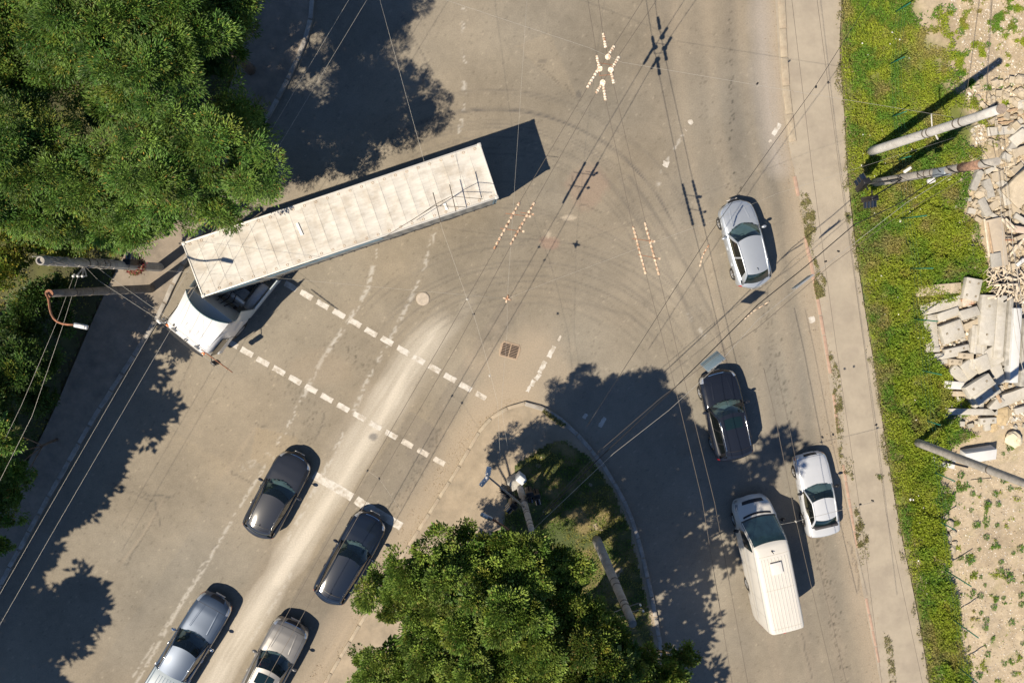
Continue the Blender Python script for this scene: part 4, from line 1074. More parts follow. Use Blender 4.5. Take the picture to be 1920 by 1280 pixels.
MB().box((0, 0, .35), (VL * .9, 1.6, .2)).build('underbody', M_black, van)
MB().tube([(VL / 2 * .33, .05, 2.58), (VL / 2 * .30, .02, 2.75)], [.03, .012]).build('antenna', M_black, van)
MB().box((-VL / 2 - .01, .15, 2.35), (.04, .14, .06)).build('brake_light', M_red, van)

# ------------------------------------------------------------------ articulated truck
ZT = 4.0
c_fl, c_fr, c_rr, c_rl = G(341, 456, ZT), G(379, 556.5, ZT), G(935, 372.5, ZT), G(900, 267, ZT)
fm = (c_fl + c_fr) / 2; rm = (c_rl + c_rr) / 2; d = fm - rm; TL = d.length; TW = ((c_fl - c_fr).length + (c_rl - c_rr).length) / 2
TL = d.length; tr_c = (fm + rm) / 2; tr_c.z = 0; TW = min(TW, 2.62)
tr = empty('articulated_truck', tr_c, math.atan2(d.y, d.x), 'white articulated truck with a dirty ribbed trailer roof turning left across the crossing', 'truck')
M_tarp = mat('dirty_white_roof', (.52, .50, .455), .75, var=.16, vscale=2.2, stretch=(.55, 3.2, 1), bump=.2, bscale=6, col2=(.43, .395, .34))
M_curt = mat('grey_curtain', (.30, .30, .28), .7, var=.12, vscale=2, bump=.3, bscale=8)
M_curb = mat('blue_curtain_print', (.22, .36, .45), .6, var=.12, vscale=3)
M_chas = mat('dark_chassis', (.03, .03, .032), .7, var=.3)
# roof: sagging tarpaulin over bows, with edge rails
NB = 23
rows = []
NX = NB * 6
for i in range(NX + 1):
    s = i / NX; k = (s * NB) % 1
    row = []
    for j in range(13):
        t = j / 12; y = (t - .5) * (TW - .1)
        sag = .020 * math.sin(math.pi * k) ** .7 * math.sin(math.pi * t) if 0 < k < 1 else 0
        sag *= .5 + 1.0 * vnoise(np.array(s * 9.0), np.array(t * 2.0), 61)
        row.append((-TL / 2 + .05 + (TL - .1) * s, y, ZT - .012 - sag + .008 * float(vnoise(np.array(s * 80), np.array(t * 7), 62))))
    rows.append(row)
MB().grid(rows).build('tarpaulin_roof', M_tarp, tr)
for i in range(1, NB):
    x = -TL / 2 + .05 + (TL - .1) * i / NB
    MB().box((x, 0, ZT - .008), (.05, TW - .12, .012)).build('roof_bow', M_tarp, tr)
for sg in (1, -1): MB().box((0, sg * (TW / 2 - .035), ZT - .04), (TL, .07, .1), bev=.012).build('roof_edge_rail', M_concl if False else mat('pale_aluminium', (.50, .49, .46), .5, .2, var=.12), tr)
for sx in (1, -1): MB().box((sx * (TL / 2 - .03), 0, ZT - .05), (.06, TW, .13), bev=.012).build('roof_end_rail', MATS['pale_aluminium'], tr)
for sx in (1, -1):
    for sg in (1, -1): MB().box((sx * (TL / 2 - .06), sg * (TW / 2 - .06), ZT - .01), (.16, .16, .08), bev=.02).build('corner_casting', MATS['pale_aluminium'], tr)
for s, y, ll in ((.335, -.2, .55), (-.13, .85, .3)):
    MB().box((TL * (s - .2), y, ZT + .012), (.11, ll, .02), rz=R(4), bev=.005).build('roof_patch', mat('white_tape', (.8, .78, .74), .6), tr)
st = MB()
for k in range(26):
    for sg in (1, -1):
        st.tube([(-TL / 2 + .3 + k * (TL - .6) / 25 + .05 * math.cos(a_), sg * (TW / 2 - .16) + .05 * math.sin(a_), ZT + .004) for a_ in np.linspace(0, 6.28, 8)[:-1]], .008, 4, closed=True)
st.build('strap_ring', mat('rusty_ring', (.5, .36, .24), .7), tr)
# side curtains with printed panels, headboard, doors
for sg in (1, -1):
    rows = [[(-TL / 2 + .08 + (TL - .16) * i / 150, sg * (TW / 2 - .035 + .012 * math.sin(i * 1.1) + .006 * math.sin(i * 2.7)), z) for z in (1.12, 1.6, 2.4, 3.2, ZT - .09)] for i in range(151)]
    MB().grid(rows).build('side_curtain', M_curt, tr)
    for x0, x1, z0, z1 in ((-.49, -.485, 1.2, 3.8), (-.1, .12, 2.55, 3.75), (.12, .3, 2.4, 3.4), (.33, .46, 2.6, 3.7)):
        MB().grid([[(TL * (x0 + (x1 - x0) * i / 20), sg * (TW / 2 - .012 + .005 * math.sin(i)), z) for z in (z0, z1)] for i in range(21)]).build('printed_panel', M_curb, tr)
    MB().box((0, sg * (TW / 2 - .04), 1.07), (TL, .08, .12)).build('side_raft', M_chas, tr)
    bk = MB()
    for k in range(22): bk.box((-TL / 2 + .5 + k * (TL - 1) / 21, sg * (TW / 2 + .015), 1.12), (.05, .03, .16))
    bk.build('curtain_buckle', M_chas, tr)
MB().box((TL / 2 - .03, 0, 2.5), (.05, TW - .06, 2.8)).build('headboard', M_curt, tr)
for sg in (1, -1): MB().box((-TL / 2 + .03, sg * TW / 4, 2.5), (.05, TW / 2 - .05, 2.8)).build('rear_door', M_curb, tr)
MB().box((0, 0, 1.1), (TL - .1, TW - .2, .06)).build('load_floor', M_chas, tr)
for sg in (1, -1): MB().box((-1.0, sg * .45, .92), (TL - 3, .12, .3)).build('chassis_beam', M_chas, tr)
for xw in (-TL / 2 + 2.2, -TL / 2 + 3.5, -TL / 2 + 4.8):
    for sg in (1, -1): add_wheel(tr, xw, sg * (TW / 2 - .22), .5, .36)
MB().box((-TL / 2 + .1, 0, .6), (.1, TW - .3, .14)).build('rear_bumper', M_chas, tr)
# tractor: parts stand in the trailer's frame, turned about the coupling
p0 = G(310, 598, 2.9); p1 = G(396, 662, 2.7); p0.z = p1.z = 0
fd = (p1 - p0).normalized(); hd = Vector((fd.y, -fd.x, 0))          # along the nose, forward
if hd.y > 0: hd = -hd
CW = 2.5; CN = (p0 + p1) / 2 + hd * .30                                         # middle of the front face
ang = math.atan2(hd.y, hd.x)
inv = Matrix.Rotation(-tr.rotation_euler.z, 4, 'Z') @ Matrix.Translation(-tr_c)
CM = inv @ Matrix.Translation(CN) @ Matrix.Rotation(ang, 4, 'Z')      # local x forward, origin at the front face
P_cab = paint('cab_white_paint', (.60, .61, .62), .0, .4, .6)
def cabpart(name, mb, m):
    o = mb.build(name, m, tr); o.matrix_local = CM; return o
# cab shell: loft from front to back, rounded corners, roof rising into the deflector
def cab_sec(x, zt, w, z0=.9, r=.28, n=6, inn=.10):
    pts = [(x, -w, z0)]
    pts.append((x, -w, 2.0))
    for k in range(n + 1):
        a_ = math.pi / 2 * k / n; pts.append((x, -(w - inn) + r * (1 - math.cos(a_)) - 0 , (zt - r) + r * math.sin(a_)))
    L_ = pts + [(q[0], -q[1], q[2]) for q in pts[::-1]]
    return L_
secs = []
for x, zt, w, z0 in ((.0, 2.62, 1.02, 1.0), (-.04, 2.78, 1.12, .95), (-.16, 2.92, 1.2, .9), (-.4, 3.0, 1.25, .9), (-.9, 3.06, 1.25, .9), (-1.5, 3.08, 1.25, .9), (-2.1, 3.08, 1.25, .9)):
    secs.append(cab_sec(x, zt, w, z0))
m_ = MB(); m_.grid(secs); m_.add(secs[0], [tuple(range(len(secs[0]) - 1, -1, -1))]); m_.add(secs[-1], [tuple(range(len(secs[0])))]); cabpart('cab', m_, P_cab)
# roof deflector: smooth dome open at the back, curved trailing edge
rows = []
for i in range(13):
    s = i / 12; row = []
    for j in range(17):
        t = j / 16 * 2 - 1; w = 1.02 + .13 * s
        zz = 3.0 + (.88 * s ** 1.35) * (1 - .42 * abs(t) ** 3.2) + .03
        xx = -.42 - 1.42 * s + .50 * (1 - t * t) * 0 - (.38 * abs(t) ** 2) * (1 - s) * .5 + (-.32 * t * t + .10) * s
        row.append((xx, t * w, zz))
    rows.append(row)
dm = MB(); dm.grid(rows)
dm.grid([[rows[i][0], (rows[i][0][0], rows[i][0][1] - .03, 2.9)] for i in range(13)]); dm.grid([[rows[i][-1], (rows[i][-1][0], rows[i][-1][1] + .03, 2.9)] for i in range(13)])
cabpart('roof_deflector', dm, P_cab)
lip = MB().tube([rows[-1][j] for j in range(17)], .025, 6); cabpart('deflector_lip', lip, mat('teal_shadow_plastic', (.06, .13, .16), .5))
for j_ in (4, 8, 12): cabpart('deflector_seam', MB().tube([Vector(rows[i][j_]) + Vector((0, 0, .004)) for i in range(13)], .006, 4), M_wire)
cabpart('roof_front_seam', MB().tube([(-.30, y, 3.0 - .02 * (y / 1.1) ** 2) for y in np.linspace(-1.05, 1.05, 9)], .006, 4), M_wire)
for sg_ in (1, -1): cabpart('roof_marker', MB().box((-.12, sg_ * .98, 2.86), (.1, .14, .05), bev=.015), M_orange)
cabpart('roof_hatch_seam', MB().tube([(-.9, -.3, 3.30), (-.62, -.3, 3.19), (-.62, .3, 3.19), (-.9, .3, 3.30)], .007, 4), M_wire)
inner = MB(); inner.grid([[Vector(rows[-1][j]) + Vector((.02, 0, -.02)), Vector((rows[-1][j][0] + .35, rows[-1][j][1] * .93, 3.12))] for j in range(17)]); cabpart('deflector_inner_skin', inner, mat('blue_shade_plastic', (.07, .17, .21), .5))  # blue of the shaded hollow behind the deflector painted into its skin
ss = MB()
for sg in (1, -1): ss.grid([[(-.42 - .35 * i, sg * (.42 + .07 * i), 3.08 + .10 * i), (-.42 - .35 * i, sg * (.425 + .07 * i), 3.085 + .10 * i)] for i in range(2)])
# horns and marker lights on the roof
for y in (-.62, .62):
    hm = MB(); hm.box((-.17, y, 3.0), (.05, .26, .05), rz=0, bev=.01); hm.tube([(-.17, y, 3.02), (-.34, y, 3.06)], .02, 6); cabpart('roof_horn', hm, mat('grey_horn', (.12, .12, .12), .5))
hm = MB(); hm.box((-.14, 0, 2.99), (.06, .05, .06)); hm.box((-.14, .09, 2.99), (.06, .05, .06)); cabpart('marker_light', hm, M_black)
# windscreen, visor, doors windows
cabpart('windscreen', MB().grid([[(.035 - .08 * (y / 1.1) ** 2 - .0, y, z) for z in (1.75, 2.5)] for y in np.linspace(-1.02, 1.02, 11)]), M_gdark)
cabpart('sun_visor', MB().grid([[(.03 - .1 * (y / 1.1) ** 2, y, 2.66), (.20 - .1 * (y / 1.1) ** 2, y, 2.56)] for y in np.linspace(-1.0, 1.0, 11)]), M_black)
for sg in (1, -1):
    cabpart('side_window', MB().grid([[(x, sg * (1.262 + (.0 if z < 2.5 else -.03)), z) for z in (1.75, 2.3, 2.62)] for x in (-.16, -.6, -1.08)]), M_gdark)
    dd = MB(); dd.box((-1.12, sg * 1.258, 1.9), (.015, .01, 1.7)); dd.box((-.17, sg * 1.258, 1.9), (.015, .01, 1.5)); cabpart('door_seam', dd, M_black)
    # mirrors on arms
    mr = MB(); mr.box((.12, sg * 1.5, 2.15), (.14, .24, .5), bev=.04); mr.box((.12, sg * 1.5, 1.7), (.14, .24, .22), bev=.04); cabpart('mirror', mr, P_cab if sg < 0 else M_black)
    cabpart('mirror_arm', MB().tube([(-.12, sg * 1.24, 2.45), (.1, sg * 1.45, 2.45)], .02), M_black)
    # side fairing behind the cab
    fq = MB(); fq.grid([[(-2.1 - .32 * i, sg * (1.24 - .01 * i), z) for z in (1.0, 2.0, 3.05 + .1 * i)] for i in range(3)]); fq.grid([[(-2.1 - .32 * i, sg * (1.20 - .01 * i), z) for z in (1.0, 2.0, 3.05 + .1 * i)] for i in range(3)])
    cabpart('side_fairing', fq, mat('fairing_white', (.5, .57, .6), .4, coat=.5))
    cabpart('side_skirt', MB().box((-3.3, sg * 1.18, .85), (2.3, .06, .6), bev=.02), MATS['fairing_white'])
    cabpart('wheel_arch', MB().box((-1.25, sg * 1.19, .98), (1.2, .14, .1), bev=.03), M_black)
    cabpart('fuel_tank', MB().box((-3.2, sg * .85, .75), (1.5, .5, .5), bev=.1), M_galv)
    for xw, yo in ((-1.35, 1.06), (-4.9, 1.0)):
        w = add_wheel(tr, 0, 1, .5, .34); w.matrix_local = CM @ Matrix.Translation((xw, sg * yo, .5)) @ Matrix.Rotation(0 if sg > 0 else math.pi, 4, 'Z')
cabpart('front_bumper', MB().box((-.06, 0, .68), (.25, 2.4, .55), bev=.08), P_cab)
cabpart('cab_grille', MB().box((.03, 0, 1.3), (.06, 1.5, .45), bev=.02), M_black)
for sg in (1, -1):
    cabpart('headlight', MB().box((.05, sg * .95, .78), (.1, .4, .22), bev=.04), M_lamp)
    cabpart('tractor_beam', MB().box((-3.6, sg * .42, .85), (3.6, .1, .26)), M_chas)
cabpart('coupling_plate', MB().box((-4.3, 0, 1.02), (1.0, .9, .06), bev=.02), M_chas)
cabpart('air_tank', MB().tube([(-2.6, -.7, 1.2), (-2.6, .7, 1.2)], .14, 12), M_galv)
cabpart('deck_plate', MB().box((-2.75, 0, 1.05), (.9, 1.1, .04)), mat('dull_aluminium', (.25, .26, .26), .5, .5, var=.3))
hs = MB()
for y in (-.2, 0, .2): hs.tube([(-2.15, y, 1.9), (-2.4, y * 1.4, 1.3), (-2.8, y * 1.2, 1.6)], .025, 6)
cabpart('air_hose', hs, M_rust if False else M_orange if False else M_black)
# ------------------------------------------------------------------ poles
def Gv(px, py, z): return G(px, py, z)
def pole(name, base, top, h, r0, r1, m, label, group=None, hollow=False, bands=(), lean=True, n=16):
    """base and top seen in the photo (top at height h) give foot and slight lean"""
    b = G(*base, 0.05); t = G(*top, h)
    dx = Vector((t.x - b.x, t.y - b.y, 0))
    if dx.length > .5: t = Vector((b.x, b.y, h)) + dx.normalized() * .5
    root = empty(name, b, 0, label, 'pole', group)
    t = t - b; t.z = h
    mb = MB()
    pts = [t * s for s in np.linspace(0, 1, 9)]; rr = [r0 + (r1 - r0) * s for s in np.linspace(0, 1, 9)]
    mb.tube(pts, rr, n, cap=not hollow)
    if hollow:
        mb.tube([t, t * .985], [r1 * .72, r1 * .70], n, cap=False)
        a = len(mb.v); mb.tube([t, t + Vector((0, 0, .001))], [r1, r1 * .72], n, cap=False)
        mb.add([t * .99 + Vector((math.cos(q) * r1 * .72, math.sin(q) * r1 * .72, 0)) for q in np.linspace(0, 6.283, n + 1)[:-1]], [tuple(range(n))])
    mb.build('shaft', m, root)
    for s in bands:
        MB().tube([t * s, t * (s + .007)], r0 + (r1 - r0) * s + .012, n).build('clamp_band', M_wire, root)
    return root, t
def on_pole(root, t, s): return t * s
M_cp = mat('spun_concrete', (.34, .32, .29), .85, var=.22, vscale=4, bump=.35, bscale=30, col2=(.26, .245, .22))
M_cpw = mat('pale_spun_concrete', (.50, .49, .47), .8, var=.12, vscale=5, bump=.3, bscale=30, col2=(.42, .41, .39))
M_cpd = mat('dark_spun_concrete', (.17, .155, .14), .9, var=.3, vscale=4, bump=.4, bscale=30, col2=(.11, .10, .09))

def arm_lamp(root, pts, head_dir, m=M_rust, r=.045, head=True):
    MB().tube(pts, r, 8).build('lamp_arm', m, root)
    if head:
        e = Vector(pts[-1]); d = Vector(head_dir).normalized()
        a = math.atan2(d.y, d.x)
        hb = MB().box(e + d * .25, (.52, .18, .12), a, bev=.05); hb.build('lamp_head', M_galv, root)
        MB().box(e + d * .3 + Vector((0, 0, .06)), (.22, .13, .05), a, bev=.02).build('lamp_cover', M_white, root)

# left pair
pl1, t1 = pole('concrete_pole', (300, 501), (58, 481), 9.6, .21, .155, M_cp, 'thick hollow concrete pole by the left pavement, wires and a wreath on it', hollow=True, bands=(.52, .56, .62, .68))
pl2, t2 = pole('street_lamp', (284, 541), (94, 550), 8.4, .20, .135, M_cpd, 'dark concrete lamp pole with a thin rusty curved arm over the left pavement', bands=(.3, .5, .66, .8))
pl2['category'] = 'street lamp'
tip = G(150, 607, 9.0) - pl2.location; top = t2
cp = []
for s in np.linspace(0, 1, 9):
    p = top * (1 - s) + tip * s; bulge = math.sin(math.pi * min(1, s * 1.2)) * .5 if s < .83 else 0
    cp.append(p + Vector((-.25, -.35, 0)) * math.sin(math.pi * s) + Vector((0, 0, .9 * s ** .6 - .0)) * .5)
arm_lamp(pl2, [top + Vector((0, 0, -.2)), top + Vector((-.05, 0, .1))] + cp[1:], (tip - cp[4]), r=.04)
MB().tube([top, top + Vector((0, 0, .04))], .15, 14).build('pole_cap', M_rust, pl2)
# wires knotted round the hollow pole
kn = MB(); q = random.Random(4)
for k in range(34):
    s = q.uniform(.45, .97); a = q.uniform(-1.9, 1.2); c = t1 * s; rr = .21 - .05 * s + .02
    pts = [c + Vector((math.cos(a + u * q.uniform(.2, .6)) * rr, math.sin(a + u * .5) * rr, u * q.uniform(-.2, .35))) for u in range(4)]
    kn.tube(pts, q.uniform(.008, .016), 4)
kn.build('knotted_wire', M_wirel, pl1)
br = MB(); c = t1 * .70
for dx, dy in ((.12, -.5), (-.05, -.5), (-.22, -.45)):
    br.tube([c + Vector((0, -.15, 0)), c + Vector((dx, dy, .1)), c + Vector((dx, dy, .35))], .03, 6)
br.build('bracket', M_galv, pl1)
for dx in (.12, -.05, -.22): MB().lathe([(.03, 0), (.055, .03), (.03, .06), (.055, .09), (.03, .12)], c=tuple(c + Vector((dx, -.5, .35))), n=10).build('insulator', M_white, pl1)
# wreath on the pole
wr = empty('flower_wreath', G(252, 497, 2.6), 0, 'faded wreath of red flowers hung round the hollow pole under the black signal', 'wreath')
p_ = []; dd_ = []
for k in range(900):
    a = rng.uniform(0, 6.28); rr = .34 + rng.normal() * .06; p_.append((math.cos(a) * rr, math.sin(a) * rr, rng.normal() * .06)); dd_.append((math.cos(a) + rng.normal() * .5, math.sin(a) + rng.normal() * .5, rng.normal() * .5 + .3))
p_ = np.array(p_); dd_ = unit(np.array(dd_)); cc = np.where(rng.random((900, 1)) < .55, np.array([[.30, .05, .06]]), np.array([[.16, .15, .05]])) * rng.uniform(.5, 1.4, (900, 1))
Vq, Fq_, cq = leaf_quads(p_, dd_, rng.uniform(.05, .12, 900), rng.uniform(.03, .06, 900), cc); link('petals_and_leaves', fast_mesh('w', Vq, Fq_, cq), M_leaf, wr)
MB().tube([(math.cos(a) * .33, math.sin(a) * .33, 0) for a in np.linspace(0, 6.28, 20)[:-1]], .05, 6, closed=True).build('wreath_ring', M_wood, wr)

# right group
pa, ta = pole('concrete_pole', (1630, 285), (1875, 205), 9.6, .22, .17, M_cpw, 'pale whitewashed concrete pole standing free at the verge edge, upper of the two together', bands=(.5, .53, .72, .76))
MB().tube([ta, ta + Vector((0, 0, .05))], .185, 16).build('pole_cap', mat('stained_cap', (.26, .21, .17), .9, var=.3, vscale=12), pa)
ib = MB(); c = ta * .55
ib.tube([c, c + Vector((-.12, .45, .1)), c + Vector((-.15, .7, .12))], .03, 6); ib.tube([c + Vector((0, 0, .1)), c + Vector((.2, -.35, .1))], .04, 6); ib.build('bracket', M_cpw, pa)
MB().box(ta * .66 + Vector((.0, .12, .15)), (.05, .05, .2)).build('bolt_plate', M_wire, pa)
pb, tb = pole('signal_pole', (1637, 343), (1868, 303), 9.2, .20, .15, M_cp, 'cable-wound concrete signal pole at the right verge, lower of the two together', bands=(.28, .45, .5, .55, .78))
cb_ = MB(); q = random.Random(9)
for k in range(7):
    s = .18 + k * .105; a0 = q.uniform(0, 6); pts = [tb * (s + .035 * u) + Vector((math.cos(a0 + u * 1.1) * .2, math.sin(a0 + u * 1.1) * .2, 0)) for u in range(6)]
    cb_.tube(pts, .018, 5)
cb_.build('wound_cable', M_black, pb)
MB().box(tb * .62 + Vector((0, -.05, 0)), (.34, .34, .9), bev=.05).build('junction_box', mat('blue_grey_box', (.22, .26, .30), .5, .2), pb)
MB().tube([tb * .76, tb * .90], .185, 14).build('rust_sleeve', mat('dark_rust', (.20, .12, .085), .9, var=.4, vscale=9, bump=.4, col2=(.33, .2, .13)), pb)
bx = MB(); bx.box(tb * .33 + Vector((.0, .32, 0)), (.38, .14, .14), R(35), bev=.03); bx.box(tb * .52 + Vector((.1, -.32, 0)), (.32, .22, .2), R(20), bev=.05); bx.build('small_fitting', M_white, pb)
pc, tc_ = pole('concrete_pole', (1712, 826), (1935, 908), 10.2, .21, .16, M_cp, 'leaning grey concrete pole below the rubble heap with a shadow band across it', bands=(.62,))
MB().tube([tc_ * .6, tc_ * .62 + Vector((.1, -.35, 0)), tc_ * .6 + Vector((-.6, -.5, -.1))], .02, 5).build('loose_cable', M_black, pc)
# island poles
pi, ti = pole('signal_pole', (972, 903), (999, 1001), 7.6, .17, .12, M_cp, 'island signal pole carrying four black signal heads and two lamp arms', bands=(.45, .62, .66, .8, .86))
MB().box((-.25, .15, .55), (.6, .5, 1.1), R(30), bev=.08).build('base_block', M_conc, pi)
MB().box((.05, .45, .95), (.42, .34, .9), R(-40), bev=.03).build('control_cabinet', mat('pale_cabinet', (.55, .58, .6), .5), pi)
tip = G(922, 970, 8.2) - pi.location
arm_lamp(pi, [ti, ti + Vector((.05, -.12, .25)), ti + Vector((-.15, -.28, .5)), ti * .35 + tip * .65 + Vector((0, -.1, .3)), tip + Vector((0, 0, .15))], tip - ti)
c = ti * .55; e = G(915, 893, 6.5) - pi.location
MB().tube([c, e], [.05, .035], 8).build('lamp_arm', mat('grey_arm', (.3, .28, .25), .6), pi)
MB().box(e + Vector((-.16, -.2, .02)), (.5, .2, .12), R(50), bev=.05).build('lamp_head', M_white, pi)
MB().box(e + Vector((.02, .22, .02)), (.42, .22, .14), R(80), bev=.06).build('lamp_head', M_white, pi)
MB().tube([e, e + Vector((-.1, -.05, .03)), e + Vector((.0, .1, .03))], .03).build('lamp_bracket', M_galv, pi)
pd, td = pole('concrete_pole', (1118, 1010), (1186, 1168), 8.6, .24, .16, M_cp, 'old concrete pole half hidden by the island tree, nearest the right road', bands=(.56, .62, .8, .84), )
for s, sg in ((.84, 1), (.84, -1), (.9, 1), (.9, -1)): MB().tube([td * s, td * s + Vector((sg * .55, sg * .2, .05)), td * s + Vector((sg * .55, sg * .2, .2))], .02, 5).build('cross_arm', M_galv, pd)
for s, sg in ((.84, 1), (.84, -1), (.9, 1), (.9, -1)): MB().ell(td * s + Vector((sg * .55, sg * .2, .24)), (.05, .05, .09), 10, 6).build('insulator', M_white, pd)

# signal heads: case, three hoods, lenses, back plate
def signal(loc, rz, label, tilt=0.0):
    root = empty('traffic_signal', loc, rz, label, 'traffic light', 'black signal heads at the crossing'); root.rotation_euler = (0, tilt, rz)
    MB().box((0, 0, 0), (.24, .34, 1.0), bev=.04).build('case', M_black, root)
    for k, col in zip((1, 0, -1), ((.25, .02, .02), (.3, .16, .02), (.02, .2, .1))):
        z = k * .31
        b = MB(); n = 10
        arcp = [(math.cos(a) * .135, math.sin(a) * .135) for a in np.linspace(-.35, math.pi + .35, n)]
        b.grid([[(.12, y, z + w) for y, w in arcp], [(.40, y, z + w - .02) for y, w in arcp]]); b.grid([[(.12, y * .94, z + w * .94) for y, w in arcp], [(.40, y * .94, z + w * .94 - .02) for y, w in arcp]])
        b.build('hood', mat('hood_black', (.008, .012, .02), .15, coat=1), root)
        MB().tube([(.12, 0, z), (.14, 0, z)], .12, 14).build('lens', mat('lens_%d' % k, col, .2, coat=1), root)
    MB().box((-.22, 0, .2), (.3, .05, .05)).build('mount', M_black, root)
    return root
signal(G(246, 491, 3.3), R(80), 'black signal head mounted on the hollow pole above the wreath')
signal(G(1618, 347, 3.0), R(110), 'black signal head on the verge pole, the upper one at the pavement edge', R(20)); 
signal(G(1631, 373, 2.9), R(-85), 'black signal head on the verge pole, the lower one facing down the right road')
signal(G(953, 922, 3.2), R(150), 'island signal head left of the pole, the upper of the left two')
signal(G(962, 944, 3.1), R(-130), 'island signal head left of the pole, the lower of the left two')
signal(G(992, 922, 3.2), R(-80), 'island signal head just right of the pole, facing down the photo')
signal(G(1005, 926, 3.2), R(-75), 'outermost island signal head right of the pole')
hm = MB(); pbL = pb.location
for a, b in ((G(1618, 347, 3.0), pbL + tb * .32), (G(1631, 373, 2.9), pbL + tb * .31)): hm.tube([a - pbL, b - pbL], .03, 6)
hm.build('signal_bracket', M_black, pb)
hm = MB()
for q_ in ((953, 922, 3.2), (962, 944, 3.1), (992, 922, 3.2), (1005, 926, 3.2)): hm.tube([G(*q_) - pi.location, ti * .42], .03, 6)
hm.build('signal_bracket', M_black, pi)

# ------------------------------------------------------------------ overhead lines
ZC = 5.3
def wire(name, pts, label, r=.011, m=None, group='overhead line wires', sag=.0, z=ZC):
    P = []
    for p in pts:
        P.append(G(p[0], p[1], p[2] if len(p) > 2 else z))
    o0 = P[0].copy(); Q_ = []
    for a, b in zip(P[:-1], P[1:]):
        for k in range(4):
            s = k / 4; q = a.lerp(b, s); q.z -= sag * 4 * s * (1 - s) * (b - a).length * .02; Q_.append(q - o0)
    Q_.append(P[-1] - o0)
    o = MB().tube(Q_, r, 5).build(name, m or M_wire, None); o.location = o0
    return tag(o, label, 'wire', group)
wire('contact_wire', [(1225, -30), (1151, 86), (1101, 165), (975, 378), (930, 465), (830, 640), (689, 882), (455, 1300)], 'left wire of the trolley pair crossing from the star fitting down past the stop line')
wire('contact_wire', [(1252, -30), (1160, 105), (1117, 175), (1003, 378), (958, 460), (860, 642), (711, 897), (485, 1300)], 'right wire of the trolley pair crossing from the star fitting down past the stop line')
wire('contact_wire', [(1097, -30), (1119, 104), (1136, 189), (1186, 424), (1211, 513), (1266, 726), (1317, 939), (1376, 1300)], 'left wire of the trolley pair running from the star fitting to the shaded right road')
wire('contact_wire', [(1118, -30), (1130, 61), (1150, 157), (1210, 416), (1235, 514), (1289, 736), (1340, 942), (1406, 1300)], 'right wire of the trolley pair running from the star fitting to the shaded right road')
wire('contact_wire', [(-30, 1165), (95, 947), (273, 640), (400, 430), (559, 159), (672, -30)], 'bright wire above the left kerb, the left one of its pair', m=M_wirel, r=.0055)
wire('contact_wire', [(-30, 1222), (113, 973), (307, 640), (430, 430), (589, 164), (706, -30)], 'bright wire above the left kerb, the right one of its pair', m=M_wirel, r=.0055)
wire('contact_wire', [(1432, 690), (1452, 774), (1493, 977), (1545, 1200), (1570, 1300)], 'wire over the lane between the white van and the pale sedan')
wire('contact_wire', [(1455, 690), (1476, 782), (1515, 977), (1592, 1300)], 'wire over the roof of the pale silver sedan', r=.008)
for k, (pts, lab) in enumerate((([(1481, -30), (1523, 320), (1568, 650), (1613, 960), (1656, 1300)], 'added thin wire tracing a shadow line on the right pavement, nearest the kerb'),
                                ([(1528, -30), (1574, 320), (1620, 650), (1661, 960), (1734, 1300)], 'added thin wire tracing a shadow line on the right pavement, nearest the verge'))):
    wire('feeder_and_shadow_wire', pts, lab, r=.008)  # both wires are made up, drawn along shadow lines of the contact wires
wire('span_wire', [(745, -30, 7), (1105, 90, 6), (1166, 117, 5.6), (1450, 165, 6), (1812, 224, 6.6)], 'bright span wire carrying the star fitting, ending at the pale pole', r=.005, m=M_wirel, z=6)
wire('span_wire', [(704, -30, 7), (800, 320, 5.8), (829, 429), (876, 561), (889, 592), (907, 653), (933, 755), (941, 928, 6)], 'bright span wire passing over the trailer to the island pole', r=.0045, m=M_wirel, z=5.6)
wire('span_wire', [(951, 560, 5.5), (966, 333, 5.7), (990, -30, 6.5)], 'bright span wire running up from the rusty cross joint', r=.004, m=M_wirel)
wire('span_wire', [(951, 560, 5.5), (1020, 532, 5.5), (1340, 412, 6), (1460, 362, 6), (1790, 258, 6.6)], 'bright span wire running right from the rusty cross joint to the pale pole', r=.004, m=M_wirel)
wire('span_wire', [(951, 560, 5.5), (530, 522, 6), (165, 498, 6.8)], 'bright span wire running left from the rusty cross joint over the truck', r=.004, m=M_wirel)
wire('span_wire', [(951, 560, 5.5), (951, 620, 5.5), (940, 760, 5.8), (965, 930, 6)], 'short span wire hanging down from the rusty cross joint to the island', r=.0035, m=M_wirel)
wire('supply_wire', [(148, 512, 6.8), (118, 610, 7), (60, 780, 7), (-30, 960, 7.2)], 'pale supply wire from the hollow pole over the bushes, the right one', m=M_wirel, r=.0065)
wire('supply_wire', [(140, 512, 6.8), (108, 600, 7), (40, 760, 7), (-40, 925, 7.2)], 'pale supply wire from the hollow pole over the bushes, the left one', m=M_wirel, r=.0055)
wire('guy_wire', [(178, 498, 6.2), (211, 523, 5.8), (300, 586, 5.4), (400, 655, 5.3)], 'pale guy wire from the hollow pole over the left pavement, upper', m=M_wirel, r=.0055)
wire('guy_wire', [(160, 500, 6.2), (185, 526, 5.8), (300, 601, 5.4), (410, 690, 5.3)], 'pale guy wire from the hollow pole over the left pavement, lower', m=M_wirel, r=.0055)
wire('black_cable', [(1700, -60, 7.5), (1631, 0, 7.2), (1530, 160, 6.8), (1420, 312, 6.6), (1330, 440, 6.4), (1190, 660, 6.2), (1100, 800, 6)], 'dark cable slanting from the top right across the kerb to the island', r=.010, m=M_black)
